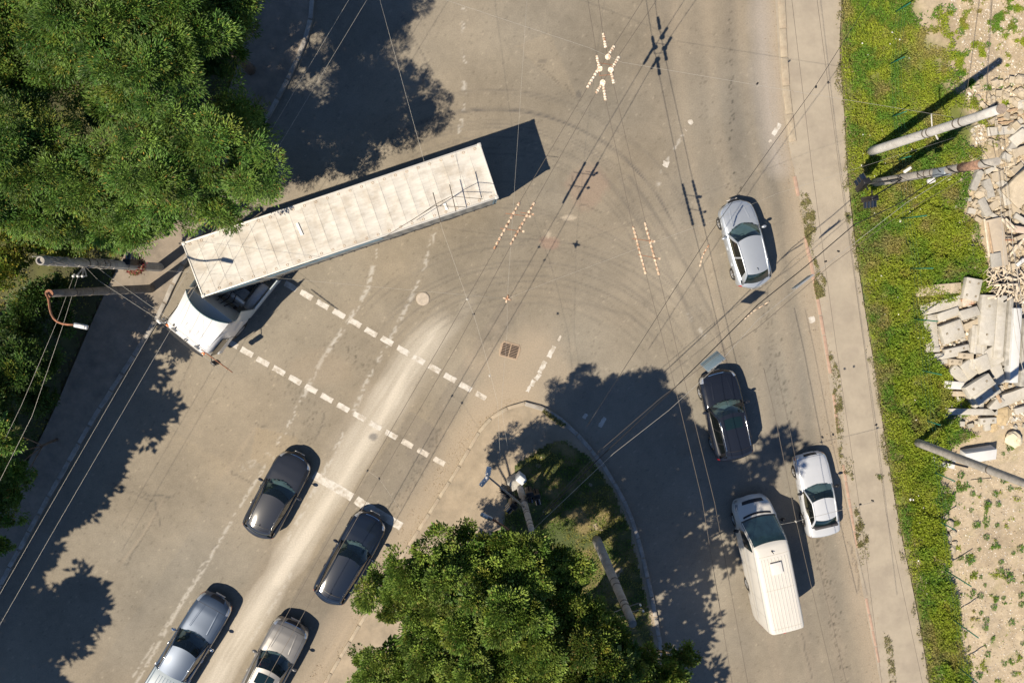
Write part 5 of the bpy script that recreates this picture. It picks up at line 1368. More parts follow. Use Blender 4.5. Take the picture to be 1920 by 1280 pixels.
wire('black_cable', [(1850, 300, 6.4), (1758, 333, 6.2), (1680, 385, 6), (1602, 421, 5.9), (1510, 500, 5.8), (1420, 572, 5.8), (1265, 727, 5.8), (1120, 862, 5.8), (1008, 975, 5.8)], 'thick black cable from the verge signal pole to the island pole', r=.020, m=M_black)
wire('hanger_cable', [(1845, 290, 6.4), (1700, 380, 6.1), (1586, 468, 5.9), (1420, 600, 5.9), (1340, 690, 5.9), (1255, 768, 5.9), (1150, 850, 5.9), (1000, 992, 5.9)], 'bright cable bearing the two small sign boards', r=.0085, m=M_wirel)
wire('hanger_cable', [(1850, 312, 6.4), (1690, 400, 6.1), (1560, 495, 5.9), (1420, 615, 5.9), (1345, 665, 5.9), (1240, 745, 5.9), (1130, 840, 5.9), (1018, 958, 5.9)], 'dull cable running beside the sign boards', r=.010, m=M_wire)
wire('feeder_and_shadow_wire', [(1840, -30, 7), (1812, 182, 6.8), (1800, 220, 6.6), (1862, 310, 6.4)], 'dark wire from the top edge to the pale pole bracket', r=.009)
wire('feeder_and_shadow_wire', [(1862, -30, 7), (1848, 208, 6.8), (1875, 330, 6.8), (1898, 520, 6.8), (1925, 700, 6.8)], 'dark wire from the pale pole top down over the rubble', r=.011)
wire('feeder_and_shadow_wire', [(1872, 312, 6.4), (1882, 480, 6.6), (1905, 640, 6.8), (1935, 760, 6.8)], 'pale wire over the broken slabs at the right edge', r=.010, m=M_wirel)
wire('feeder_and_shadow_wire', [(1885, 312, 6.4), (1900, 470, 6.6), (1915, 560, 6.8), (1940, 680, 6.8)], 'pale wire over the splintered planks, outermost right', r=.010, m=M_wirel)
wire('cross_wire', [(1462, 983), (1493, 977), (1560, 960), (1640, 940)], 'short bright cross wire between the van and the pavement', r=.008, m=M_wirel)
wire('cross_wire', [(689, 882), (711, 897), (752, 957), (752, 957.5)], 'short hanger wire at the trolley pair near the stop line', r=.0035, m=M_wirel)

# rusty fittings
M_ins = mat('whitewashed_insulator', (.72, .64, .52), .6, var=.25, vscale=14, col2=(.35, .2, .12))
M_insr = mat('rusty_insulator', (.56, .45, .33), .7, var=.35, vscale=14, col2=(.3, .15, .08))
def ins_bar(parent, a, b, m, n=8, r=.05):
    a = Vector(a); b = Vector(b); mb = MB(); d = b - a
    mb.tube([a, b], .018, 6)
    for k in range(n):
        s0, s1 = (k + .06) / n, (k + .9) / n; mb.tube([a + d * s0, a + d * ((s0 + s1) / 2), a + d * s1], [r * .85, r * .92, r * .85] if k % 3 else [r * .7, r * .75, r * .7], 8)
    return mb.build('insulator_bar', m, parent)
def fitting(name, label, bars, m, z=ZC, extra=None, n=8, r=.05):
    c = G(sum(b[0][0] + b[1][0] for b in bars) / len(bars) / 2, sum(b[0][1] + b[1][1] for b in bars) / len(bars) / 2, z)
    root = empty(name, c, 0, label, 'line fitting')
    for a, b in bars: ins_bar(root, G(*a, z + .03) - c, G(*b, z + .03) - c, m, n, r)
    if extra: extra(root, c)
    return root
def star_x(root, c):
    for p in ((1139.7, 107), (1124.5, 129), (1145, 131), (1130, 155)):
        MB().tube([G(*p, ZC + .06) - c, G(*p, ZC + .12) - c], .115, 14).build('disc', M_ins, root)
    MB().tube([G(1122, 118, ZC) - c, G(1148, 122, ZC) - c, G(1150, 140, ZC) - c, G(1124, 142, ZC) - c], .016, 5, closed=True).build('frame', M_rust, root)
fitting('wire_crossing', 'star shaped trolley wire crossing of white insulators near the top', [((1101, 165), (1121, 131)), ((1138, 108), (1152, 86)), ((1117.5, 175), (1131, 154)), ((1146, 132), (1161, 106)),
        ((1131, 62), (1136, 90)), ((1119, 104), (1124, 128)), ((1146, 134), (1151, 157)), ((1131, 158), (1136, 189))], M_ins, extra=star_x, n=6, r=.078)
def bars_x(pts):
    def f(root, c):
        b = MB()
        for a, d in pts: b.tube([G(*a, ZC + .05) - c, G(*d, ZC + .05) - c], .014, 5)
        b.build('spacer_rod', M_rust, root)
        e = MB()
        for a, d in pts: e.box(G(*d, ZC + .06) - c, (.09, .09, .1))
        e.build('spacer_end', M_insr, root)
    return f
fitting('section_insulator', 'rusty pair of slanting line insulators just behind the trailer', [((926, 467), (975, 378)), ((957, 459), (1003, 378))], M_insr, r=.066, extra=bars_x([((948, 400), (993, 406)), ((938, 428), (981, 434)), ((975, 398), (999, 402))]), n=11)
fitting('section_insulator', 'rusty pair of upright line insulators in the middle of the crossing', [((1187, 424), (1211, 514)), ((1209, 416), (1236, 516))], M_insr, r=.066, extra=bars_x([((1185, 447), (1226, 453)), ((1196, 477), (1236, 485)), ((1190, 448), (1222, 452))]), n=12)
def cross_x(root, c):
    MB().lathe([(.05, -.06), (.09, -.02), (.09, .03), (.04, .07)], n=10).build('hub', M_rust, root)
fitting('cross_joint', 'small rusty cross joint where four span wires meet', [((943, 558), (959, 562)), ((953, 552), (949, 568))], M_insr, z=5.5, extra=cross_x, n=2, r=.05)
fitting('line_spreader', 'rusty spreader bar hanging just in front of the truck cab', [((377, 655), (436, 698))], M_rust, n=7, r=.03)
fitting('line_spreader', 'rusty curved bracket left of the silver hatchback', [((1312, 500), (1318, 478)), ((1318, 478), (1330, 458))], M_insr, n=3, r=.04)
fitting('line_spreader', 'small white and rust spreaders on the black cable below the silver hatchback', [((1396, 598), (1412, 584)), ((1412, 584), (1444, 564))], M_insr, z=5.9, n=3, r=.03)
fitting('line_spreader', 'thin dark bar hung above the rear of the trailer, left one', [((812, 361), (826, 416))], M_wire, z=5.6, n=3, r=.02)
fitting('line_spreader', 'thin dark bar hung above the rear of the trailer, right one', [((843, 346), (855, 397))], M_wire, z=5.6, n=3, r=.02)
wire('span_wire', [(770, 415, 5.7), (815, 384, 5.7), (846, 368, 5.7), (905, 373, 5.7)], 'short black hanger wires above the trailer roof, upper', r=.012)
wire('span_wire', [(725, 442, 5.7), (815, 386, 5.7), (873, 388, 5.7)], 'short black hanger wires above the trailer roof, lower', r=.012)
for i, (p, lab) in enumerate((((1420, 157), 'dark wire clip over the right kerb near the top'), ((1530, 163), 'dark wire clip left of centre over the pavement top'), ((1553, 155), 'dark wire clip nearer the verge over the pavement top'),
                              ((1572, 471), 'twisted wire clip over the pavement beside the weeds'), ((1548, 490), 'twisted wire clip over the pavement, left of its neighbour'), ((1643, 796), 'dark wire clip over the pavement near the tall weeds'),
                              ((1562, 814), 'dark wire clip at the kerb above the pale sedan'), ((1542, 819), 'dark wire clip above the pale sedan nose'), ((1636, 938), 'dark wire clip low over the pavement'), ((1613, 945), 'dark wire clip low over the kerb side of the pavement'),
                              ((689, 882), 'wire clip over the lane above the stop line, left'), ((711, 897), 'wire clip over the lane above the stop line, right'), ((1492, 977), 'white wire clip beside the van windscreen'), ((876, 561), 'white wire clip left of the cross joint'), ((888, 589), 'black wire clip left of the cross joint'),
                              ((326, 609), 'black wire clip in front of the cab roof'), ((918, 704), 'pale wire clip near the drain grate'))):
    c = G(*p, ZC); o = MB().box((0, 0, 0), (.11, .07, .07), R(50 + 37 * i), bev=.015).build('wire_clip', M_wirel if 'white' in lab or 'pale wire' in lab else M_black); o.location = c; tag(o, lab, 'clip', 'clips on the overhead wires')
# two boards on the cable
for (p, lab) in (((1336, 677), 'blue grey sign board hung on the cable above the black sport utility vehicle'), ((1504, 528), 'blue grey sign board hung on the cable beside the right kerb')):
    c = G(*p, 5.75); root = empty('hanging_sign', c, R(38), lab, 'sign', 'sign boards on the cable')
    root.rotation_euler = (R(38 if p[0] < 1400 else -8), 0, R(38))
    MB().box((0, 0, 0), (.88, .035, .55), bev=.01).build('board', mat('sign_back', (.20, .27, .31), .4, .4, var=.1), root)
    b = MB(); b.box((0, -.02, .28), (.92, .05, .03)); b.box((0, -.02, -.28), (.92, .05, .03)); b.box((.45, -.02, 0), (.03, .05, .58)); b.box((-.45, -.02, 0), (.03, .05, .58)); b.build('board_frame', M_galv, root)
    b = MB()
    for x in (-.3, .3): b.tube([(x, 0, .25), (x, .05, .48)], .012, 5)
    b.build('hook', M_wire, root)

# ------------------------------------------------------------------ street ironwork
c = G(793, 560); mh = empty('manhole_cover', (c.x, c.y, .0), 0, 'round dusty manhole cover in the middle of the crossing', 'manhole cover')
MB().lathe([(.33, .004), (.33, .02), (.29, .024)], n=28).build('ring', mat('dusty_iron', (.36, .31, .25), .8, var=.2, vscale=6), mh)
mb = MB().lathe([(.285, .008), (.285, .028), (.27, .03)], n=28)
for k in range(-3, 4):
    for j in range(-3, 4):
        if k * k + j * j < 10: mb.box((k * .075, j * .075, .034), (.035, .035, .012))
mb.build('lid', mat('dusty_lid', (.40, .35, .29), .8, var=.2, vscale=5), mh)
c = G(956, 657); dg = empty('drain_grate', (c.x, c.y, .0), R(-15), 'rusty slotted drain grate beside the short lane dashes', 'drain')
dm_ = mat('rusty_iron_grate', (.26, .19, .14), .85, var=.3, vscale=9)
poly = [(-.42, -.36), (.42, -.36), (.48, -.1), (.48, .2), (.36, .38), (-.36, .38), (-.48, .2), (-.48, -.1)]
mb = MB(); mb.add([(x * 1.06, y * 1.06, .004) for x, y in poly] + [(x * 1.0, y * 1.0, .022) for x, y in poly], [tuple(range(8, 16))] + [(i, (i + 1) % 8, (i + 1) % 8 + 8, i + 8) for i in range(8)]); mb.build('frame', mat('sandy_iron', (.33, .25, .18), .85, var=.2), dg)
for col_, x0 in enumerate((-.22, .20)):
    MB().box((x0, .0, .026), (.37, .62, .006)).build('slot_bed', mat('slot_dark', (.012, .01, .01) if col_ == 0 else (.09, .05, .045), .9), dg)
    for k in range(8): MB().box((x0, -.27 + k * .078, .034), (.37, .028, .014), bev=0).build('bar', dm_, dg)

# ------------------------------------------------------------------ green fence of posts and net
POSTS = [((1675, 25), 1.5, 'uppermost green fence post in the bright verge'), ((1665, 122), 1.45, 'green fence post second from the top'), ((1669, 220), 1.45, 'green fence post just above the pale pole'), ((1680, 300), 1.3, 'green fence post in the pole shadows'),
         ((1687, 410), 2.3, 'green fence post left of the big broken slab'), ((1701, 503), 2.2, 'green fence post above the ribbed plank slab'), ((1709, 597), 2.2, 'green fence post lying over the concrete blocks'), ((1719, 692), 2.1, 'green fence post left of the block pile'),
         ((1728, 785), 1.6, 'green fence post by the last blocks'), ((1743, 881), 2.1, 'green fence post below the leaning pole'), ((1754, 973), 1.6, 'green fence post beside the stone heap'), ((1766, 1064), 2.4, 'green fence post at the edge of the bare earth'),
         ((1779, 1155), 2.4, 'green fence post near the bottom of the verge'), ((1792, 1246), 2.4, 'lowest green fence post')]
prev = None
for (p, h, lab) in POSTS:
    b = G(*p, .05); o = MB().tube([(0, 0, 0), (0, 0, h)], .03, 8).build('fence_post', M_green); o.location = b; tag(o, lab, 'fence post', 'green fence posts in the verge')
M_net = mat('green_net_wire', (.01, .09, .06), .5)
nb = MB()
pp = [G(*p, .05) for p, h, l in POSTS]
for i, (a, b) in enumerate(zip(pp[:-1], pp[1:])):
    hh = 1.1
    for k in range(4): nb.tube([a + Vector((0, 0, .3 + k * .28)), b + Vector((0, 0, .3 + k * .28))], .0035, 3, cap=False)
o = nb.build('fence_wire', M_net); tag(o, 'thin green strands strung between the fence posts', 'fence wire')

# ------------------------------------------------------------------ concrete waste
def slab(px, py, l, w, th, yaw, label, name='concrete_block', m=None, z=None, pitch=0, roll=0, holes=0, ribs=0, cat='block', ragged=0.0, ridge=0):
    """l, w in photo pixels; th metres"""
    L_, W_ = l / 38.0, w / 38.0; m = m or M_concl
    zz = (.12 + th / 2) if z is None else z
    root = empty(name, G(px, py, zz), R(yaw), label, cat, 'waste pieces on the building site')
    root.rotation_euler = (R(roll), R(pitch), R(yaw))
    mb = MB()
    if ragged > 0:
        rr = random.Random(int(px * 7 + py)); out = []
        per = [(-1, -1), (-.3, -1), (.35, -1), (1, -1), (1, -.1), (1, 1), (.3, 1), (-.35, 1), (-1, 1), (-1, .1)]; n = len(per)
        for cx, cy in per:
            out.append((cx * L_ / 2 * (1 + rr.uniform(-ragged, ragged * .3)), cy * W_ / 2 * (1 + rr.uniform(-ragged * 1.6, ragged * .5))))
        vs = [(x * .96, y * .96, th / 2) for x, y in out] + [(x, y, th / 2 - .04) for x, y in out] + [(x * .97, y * .97, -th / 2) for x, y in out]
        mb.add(vs, [tuple(range(n))] + [(i + n, (i + 1) % n + n, (i + 1) % n, i) for i in range(n)] + [(i + 2 * n, (i + 1) % n + 2 * n, (i + 1) % n + n, i + n) for i in range(n)])
    else: mb.box((0, 0, 0), (L_, W_, th), bev=min(.02, th * .2))
    mb.build('slab' if th < .2 else 'block', m, root)
    if ridge:
        rb_ = MB()
        for k in range(ridge): rb_.box((0, -W_ / 2 + W_ * (k + .5) / ridge, th / 2 + .02), (L_ * .98, W_ / ridge * .35, .06), bev=.015)
        rb_.build('ridge', m, root)
    if ribs:
        rb_ = MB()
        for k in range(ribs): rb_.box((-L_ / 2 + L_ * (k + .5) / ribs, 0, th / 2 + .004), (L_ / ribs * .45, W_ * .97, .016))
        rb_.build('rib_rows', m, root)
    if holes:
        hs_ = [(-.3, .28), (.3, .28), (-.3, -.28), (.3, -.28)] if holes == 4 else [(-.28, 0), (.28, 0)]
        for hx_, hy_ in hs_:
            b = MB(); b.box((hx_ * L_, hy_ * W_, th / 2 + .003), (.10, .10, .008)); b.build('socket', mat('socket_shade', (.12, .10, .07), .9), root)
            b = MB(); b.box((hx_ * L_, hy_ * W_, th / 2 + .008), (.05, .045, .03), .4); b.build('lifting_stub', M_concy, root)
    return root
S_ = slab
S_(1885, 245, 72, 16, .18, 5, 'long narrow pale slab below the pole tip at the right edge', ragged=.08, cat='slab')
S_(1909, 258, 28, 22, .35, 42, 'tilted grey block at the right edge under the long narrow slab', pitch=-18)
S_(1892, 208, 56, 5, .06, 12, 'weathered brown plank under the pale pole tip, upper', 'old_plank', M_wood, cat='plank')
S_(1896, 219, 52, 5, .06, 14, 'weathered brown plank under the pale pole tip, middle', 'old_plank', M_wood, cat='plank')
S_(1890, 229, 48, 4, .06, 8, 'weathered brown plank under the pale pole tip, lower', 'old_plank', M_wood, cat='plank')
S_(1908, 285, 28, 20, .4, 20, 'mossy broken lump right of the verge signal pole top', m=M_concy, ragged=.2)
S_(1885, 295, 18, 14, .3, -20, 'pale broken lump touching the verge signal pole top', m=M_concl, ragged=.2)
S_(1916, 352, 58, 50, .25, 48, 'huge sunlit slab leaning at the right edge of the heap', m=M_concy, z=.75, pitch=-14, cat='slab', ragged=.05)
S_(1829, 338, 40, 13, .28, 70, 'grey beam stump at the top left of the heap', m=M_conc, ragged=.08)
S_(1851, 354, 38, 15, .3, -70, 'grey broken block right of the round rubble lump', m=M_conc, ragged=.12)
S_(1868, 331, 26, 20, .3, 15, 'sandy lump between the beam stump and the huge slab', m=M_concy, ragged=.2)
S_(1883, 368, 34, 14, .35, -70, 'pale square beam pointing at the huge slab', m=M_concl)
S_(1844, 389, 36, 14, .32, -60, 'bright grey beam stump below the round rubble lump', m=M_conc)
S_(1821, 396, 15, 11, .15, -10, 'small white slab in the grass left of the beam stump', m=M_concl, ragged=.1)
S_(1814, 374, 15, 8, .12, 5, 'small dull slab in the grass at the heap edge', m=M_conc, ragged=.15)
S_(1862, 385, 20, 14, .3, 40, 'sandy broken piece in the middle of the upper heap', m=M_concy, ragged=.2)
S_(1899, 392, 30, 16, .3, -50, 'sandy broken piece under the huge slab', m=M_concy, ragged=.18)
S_(1869, 455, 92, 33, .12, -77, 'big flat brownish panel leaning in the middle of the heap', m=mat('brown_panel', (.42, .36, .28), .85, var=.12, vscale=2, col2=(.36, .31, .25)), z=.5, cat='panel', pitch=4)
S_(1850, 446, 72, 3.2, .1, -79, 'bright batten along the left side of the brownish panel', 'pale_plank', M_woodp, z=.55, cat='plank')
S_(1856, 446, 60, 3, .1, -77, 'tan batten lying on the brownish panel', 'pale_plank', M_wood, z=.6, cat='plank')
S_(1867, 487, 20, 26, .1, 10, 'grey plate at the lower end of the brownish panel', m=M_conc, z=.62, cat='panel')
S_(1889, 422, 34, 4.5, .08, -45, 'white lath slanting right of the brownish panel, upper', 'pale_plank', M_woodp, z=.7, cat='plank')
S_(1895, 420, 30, 4, .08, -42, 'white lath beside the slanting one, under the huge slab', 'pale_plank', M_woodp, z=.68, cat='plank')
S_(1909, 430, 34, 12, .1, -8, 'pinkish board at the right edge under the slanting laths', 'board', mat('pink_board', (.5, .4, .32), .8, var=.1), z=.6, cat='board')
S_(1908, 462, 32, 5, .08, 50, 'white stick pointing up to the right edge', 'pale_plank', M_woodp, z=.5, cat='plank')
S_(1899, 470, 26, 4, .08, 60, 'tan stick beside the white one at the panel edge', 'pale_plank', M_woodp, z=.45, cat='plank')
S_(1913, 492, 18, 7, .1, 40, 'short bright plank end at the right edge', 'pale_plank', M_white, z=.4, cat='plank')
S_(1893, 450, 16, 3, .05, 0, 'small rusty bar lying over the panel edge', 'iron_bar', M_rust, z=.72, cat='bar')
S_(1820, 463, 12, 12, .2, -4, 'small dark square block alone in the grass', m=mat('dark_block', (.13, .125, .12), .8, var=.3, vscale=14))
S_(1759.7, 542.7, 86, 20, .16, 5, 'ribbed tan slab lying alone in the verge', m=M_concy, ribs=30, cat='slab')
S_(1820.5, 542, 41, 31, .3, 80, 'pale block with four sockets beside the ribbed slab', m=M_concl, holes=4, z=.35)
S_(1769, 571, 90, 21, .15, 14, 'long pale slab with a green post shadow across it', m=M_concl, cat='slab', ribs=36)
S_(1813, 565, 22, 15, .25, 14, 'pale slab end with rust stains under the socket block', m=mat('stained_concrete', (.5, .44, .36), .9, var=.2, vscale=5, col2=(.36, .18, .1)), z=.3)
S_(1745, 622, 66, 24, .14, 98, 'gridded pale slab along the verge edge', m=M_concl, cat='slab', ribs=24)
S_(1777, 589, 42, 16, .2, 19, 'pale wedge slab between the long slab and the shaded step', m=M_concl, z=.3)
S_(1816, 588, 36, 18, .35, 16, 'shaded stepped block with one bright side', m=M_concl, z=.35, roll=-22)
S_(1820, 607, 34, 12, .3, 24, 'pale slab end under the stepped block', m=M_concy, z=.25)
S_(1782.7, 621, 42, 36, .35, 20, 'square pale block with two sockets in the middle of the pile', holes=2, z=.3, m=M_concl)
S_(1799, 612, 10, 26, .3, 22, 'rough brown broken edge beside the square block', m=M_concy, ragged=.15, z=.3)
S_(1832, 650, 84, 32, .32, 88, 'ridged beam standing under the shadow triangle', m=M_concl, ridge=2, cat='beam', z=.28)
S_(1848, 600, 96, 30, .42, 88, 'broad beam with two sockets in the pile centre', m=M_concl, holes=2, cat='beam', z=.4)
S_(1871, 612, 118, 18, .42, 89, 'long cream beam right of the socket beam', m=M_concl, cat='beam', z=.42)
S_(1887, 622, 128, 8, .45, 89, 'narrow grey side beam next to the white beam', m=M_conc, cat='beam', z=.36)
S_(1899, 647, 142, 16, .5, 90, 'long white beam, brightest of the stack', m=mat('white_concrete', (.54, .545, .54), .85, var=.06, vscale=3, bump=.2), cat='beam', z=.5)
S_(1917, 660, 130, 14, .5, 90, 'grey beam at the right edge of the stack', m=M_conc, cat='beam', z=.42)
S_(1751.7, 668.7, 31, 12, .2, 8, 'small tapering slab at the left end of the pile', m=M_concl)
S_(1757, 679, 38, 9, .2, 8, 'thin slab under the small tapering one', m=M_concl)
S_(1748, 655, 26, 10, .2, 3, 'small flat slab above the tapering one', m=M_concl)
S_(1792, 655, 48, 11, .25, 13, 'narrow pale block with two sockets, upper of two parallel', m=M_concl, holes=2, z=.34)
S_(1781, 665, 40, 10, .25, 11, 'narrow pale block, lower of two parallel', m=M_concl, z=.28)
S_(1789, 678, 26, 11, .3, -4, 'sandy block with two sockets above the tilted slabs', m=M_concy, holes=2, z=.3)
S_(1817, 667, 46, 11, .3, -3, 'sandy block with two sockets right of the shadow triangles', m=M_concy, holes=2, z=.34)
S_(1815, 692, 36, 21, .2, -52, 'tilted slab leaning down left of the gap', m=M_concl, z=.3, pitch=8)
S_(1840, 681, 32, 27, .25, -65, 'tilted slab leaning right of the gap', m=M_concl, z=.38, pitch=6)
S_(1861, 666, 38, 30, .3, -60, 'broken pale block against the cream beam', m=M_concl, z=.34, ragged=.06)
S_(1869, 700, 42, 22, .25, -70, 'pale block under the white beam foot', m=M_concl, z=.3)
S_(1797.6, 702, 44, 20, .2, -38, 'broad slab sliding to the lower left', m=M_concl, z=.26, pitch=5)
S_(1833, 722, 52, 21, .5, 32, 'raised tilted block with a dark upper side and two sockets', m=M_concl, z=.62, roll=-12, holes=2)
S_(1846, 738, 50, 22, .5, 32, 'raised tilted block with two sockets, lower of the twin', m=M_concl, z=.58, roll=-6, holes=2)
S_(1825, 745, 34, 20, .4, -58, 'big pale foot under the raised blocks', m=M_concl, z=.35)
S_(1787, 721.5, 38, 15, .25, -3, 'white square block end at the pile edge', m=M_white, z=.25)
S_(1796, 737.6, 36, 10, .2, -1, 'tan flat block under the white block end', m=M_concy, z=.2)
S_(1869, 739, 36, 5.5, .08, -60, 'dark brown timber leaning on the raised blocks', 'old_plank', M_wood, z=.8, cat='plank')
S_(1893, 745, 62, 24, .25, 20, 'broad pale slab under the timber at the right edge', m=M_concl, z=.26, cat='slab', ragged=.05)
S_(1866, 757, 30, 16, .3, 50, 'pale block corner at the foot of the timber', m=M_concl, z=.3)
S_(1912, 768, 22, 12, .2, 15, 'pale slab corner at the right edge under the broad slab', m=M_concl)
S_(1822, 771, 96, 12, .3, -1, 'long low beam along the bottom of the pile', m=M_concl, cat='beam', z=.3)
S_(1785, 781, 34, 10, .2, -1, 'shaded block under the long low beam', m=M_conc)
S_(1790.6, 793, 36, 10, .2, -4, 'small pink stained slab below the long low beam', m=M_concl)
S_(1851, 788, 32, 12, .25, 3, 'pale crossbar block with two sockets at the pile foot', m=M_concl, holes=2, z=.26)
S_(1850, 800, 12, 14, .2, 10, 'pointed stem below the crossbar block', m=M_concl)
S_(1833.7, 851.4, 62, 22, .5, 8, 'white block lying under the leaning pole, the larger', m=mat('white_concrete', (.54, .545, .54)), z=.36, roll=14)
S_(1768, 866, 48, 20, .25, -8, 'white block under the leaning pole, the smaller and flatter', m=mat('white_concrete', (.54, .545, .54)), z=.24, ragged=.08)
S_(1775, 857, 32, 5, .05, -22, 'dull thin plate over the smaller white block, upper', 'iron_plate', M_conc, z=.42, cat='plate')
S_(1790, 869, 56, 4, .05, -14, 'dark thin bar over the smaller white block', 'iron_bar', M_black, z=.42, cat='bar')
S_(1905, 318, 30, 16, .3, 35, 'sandy slab corner between the signal pole tip and the huge slab', m=M_concy, ragged=.12, pitch=10)
S_(1857, 318, 22, 9, .2, 25, 'narrow pale fragment above the sandy lump', m=M_concl, ragged=.12)
S_(1878, 345, 22, 12, .25, -35, 'tilted fragment between the sandy lump and the huge slab', m=M_concl, ragged=.12, pitch=-12)
S_(1862, 405, 26, 8, .15, -25, 'long fragment above the brownish panel', m=M_concl, ragged=.1, z=.35)
S_(1885, 402, 26, 9, .15, 25, 'long fragment under the slanting laths', m=M_concy, ragged=.1, z=.4)
S_(1912, 410, 26, 10, .15, -30, 'slab strip below the huge slab at the right edge', m=M_concl, ragged=.1, z=.5)
S_(1912, 445, 24, 8, .12, 20, 'slab strip below the pinkish board', m=M_concy, ragged=.1, z=.42)
S_(1905, 232, 26, 10, .15, 30, 'pale fragment between the brown planks and the long narrow slab', m=M_concl, ragged=.12)
S_(1860, 268, 22, 12, .2, -15, 'sandy fragment left of the yellowish rock', m=M_concy, ragged=.15)
S_(1898, 275, 22, 14, .25, 60, 'pale fragment under the tilted grey block', m=M_concl, ragged=.15, pitch=12)
S_(1845, 372, 20, 10, .2, 30, 'small wedge right of the round rubble lump', m=M_concl, ragged=.12, pitch=8)
S_(1833, 412, 16, 9, .15, -30, 'small wedge above the panel batten', m=M_concy, ragged=.12)
def rock(px, py, r, label, m=None, flat=.6):
    o = MB().ell((0, 0, 0), (r, r * random.uniform(.7, .95), r * flat), 11, 7, random.uniform(0, 3), .14).build('rock', m or M_concy); o.location = G(px, py, .12 + r * flat * .5); return tag(o, label, 'rock', 'loose rocks on the building site')
rock(1839, 362, .34, 'round rubble lump at the left of the heap', flat=.7)
rock(1900, 823, .48, 'large pale boulder on the bare earth right of the pile', mat('cream_rock', (.62, .55, .40), .9, var=.1), .5)
rock(1801, 338, .14, 'small pale rock in the grass near the beam stump'); rock(1792, 388, .15, 'white rock in the grass left of the small slab', M_concl); rock(1780, 336, .12, 'small white rock on the verge under the signal pole', M_white)
rock(1811, 430, .14, 'pale broken rock above the dark square block', M_concl); rock(1801, 415, .1, 'small chalky rock in the grass above the broken rock', M_white); rock(1915, 197, .26, 'white rock at the right edge above the planks', M_concl)
rock(1870, 277, .17, 'yellowish rock above the verge signal pole top'); rock(1912, 150, .30, 'pale rock at the right edge by the bare ground'); rock(1915, 175, .3, 'broad rock at the right edge below its pale neighbour'); rock(1688, 414, .09, 'small white stone beside a green post', M_white)
rock(1842, 446, .07, 'tiny pale stone left of the panel batten', M_concl); rock(1754, 1000, .22, 'grey stone half sunk in weeds beside the stone heap', M_conc, .35)
for i, (x, y, r) in enumerate(((1780, 985, .3), (1775, 1010, .34), (1768, 1030, .32), (1787, 1000, .22), (1783, 1030, .28), (1773, 968, .2), (1790, 1018, .16))):
    rock(x, y, r, 'rough stone of the heap beside the weeds, ' + ['top', 'middle', 'lower left', 'right', 'lower', 'highest small', 'small right'][i] + ' one', M_concy, .4)
rock(1865, 800, .3, 'earthy clod right of the crossbar block', mat('earth_clod', (.42, .33, .2), .95, var=.2), .3); rock(1880, 780, .5, 'broad earthy mound below the timber', MATS['earth_clod'], .3); rock(1655, 245, .09, 'tan stone at the foot of the pale pole')
# splintered wood heap
q = random.Random(31)
sh = MB()
for k in range(150):
    x, y = q.uniform(1851, 1925), q.uniform(497, 566)
    if x < 1862 and y > 540: continue
    c = G(x, y, .12 + q.random() * .35); sh.box(c, (q.uniform(.15, .8), q.uniform(.02, .06), .03), R(q.choice([80, 60, -30, 20]) + q.gauss(0, 20)), ry=q.uniform(-.2, .2))
o = sh.build('splintered_wood', M_woodp); tag(o, kind='stuff')
for (x, y, l, a, lab) in ((1886, 534, 46, 3, 'long pale lath across the splinter heap'), (1872, 547, 30, 68, 'pale plank slanting at the left of the splinter heap'), (1881, 545, 28, 62, 'tan plank slanting beside it'), (1906, 548, 26, 88, 'upright pale plank end at the right'),
                          (1895, 522, 24, -12, 'short lath above the long pale one'), (1889, 561, 20, 30, 'short plank at the bottom of the splinter heap'), (1866, 556, 30, 12, 'thin stick pointing left out of the splinter heap')):
    S_(x, y, l, 4, .06, a, lab, 'pale_plank', M_woodp, z=.6, cat='plank')
S_(1885, 522, 66, 60, .05, 0, 'dark sheet added as the shade beneath the splintered wood', 'shade_sheet', mat('shade_sheet', (.035, .035, .045), .8, var=.4), z=.14, cat='sheet', ragged=.1)  # dark sheet laid in for the shade under the splinters
S_(1850, 562, 40, 20, .05, 0, 'dark sheet added as gap shade between the socket block and the beams', 'shade_sheet', MATS['shade_sheet'], z=.12, cat='sheet', ragged=.1)  # same dark sheet again, painted shade for the gap

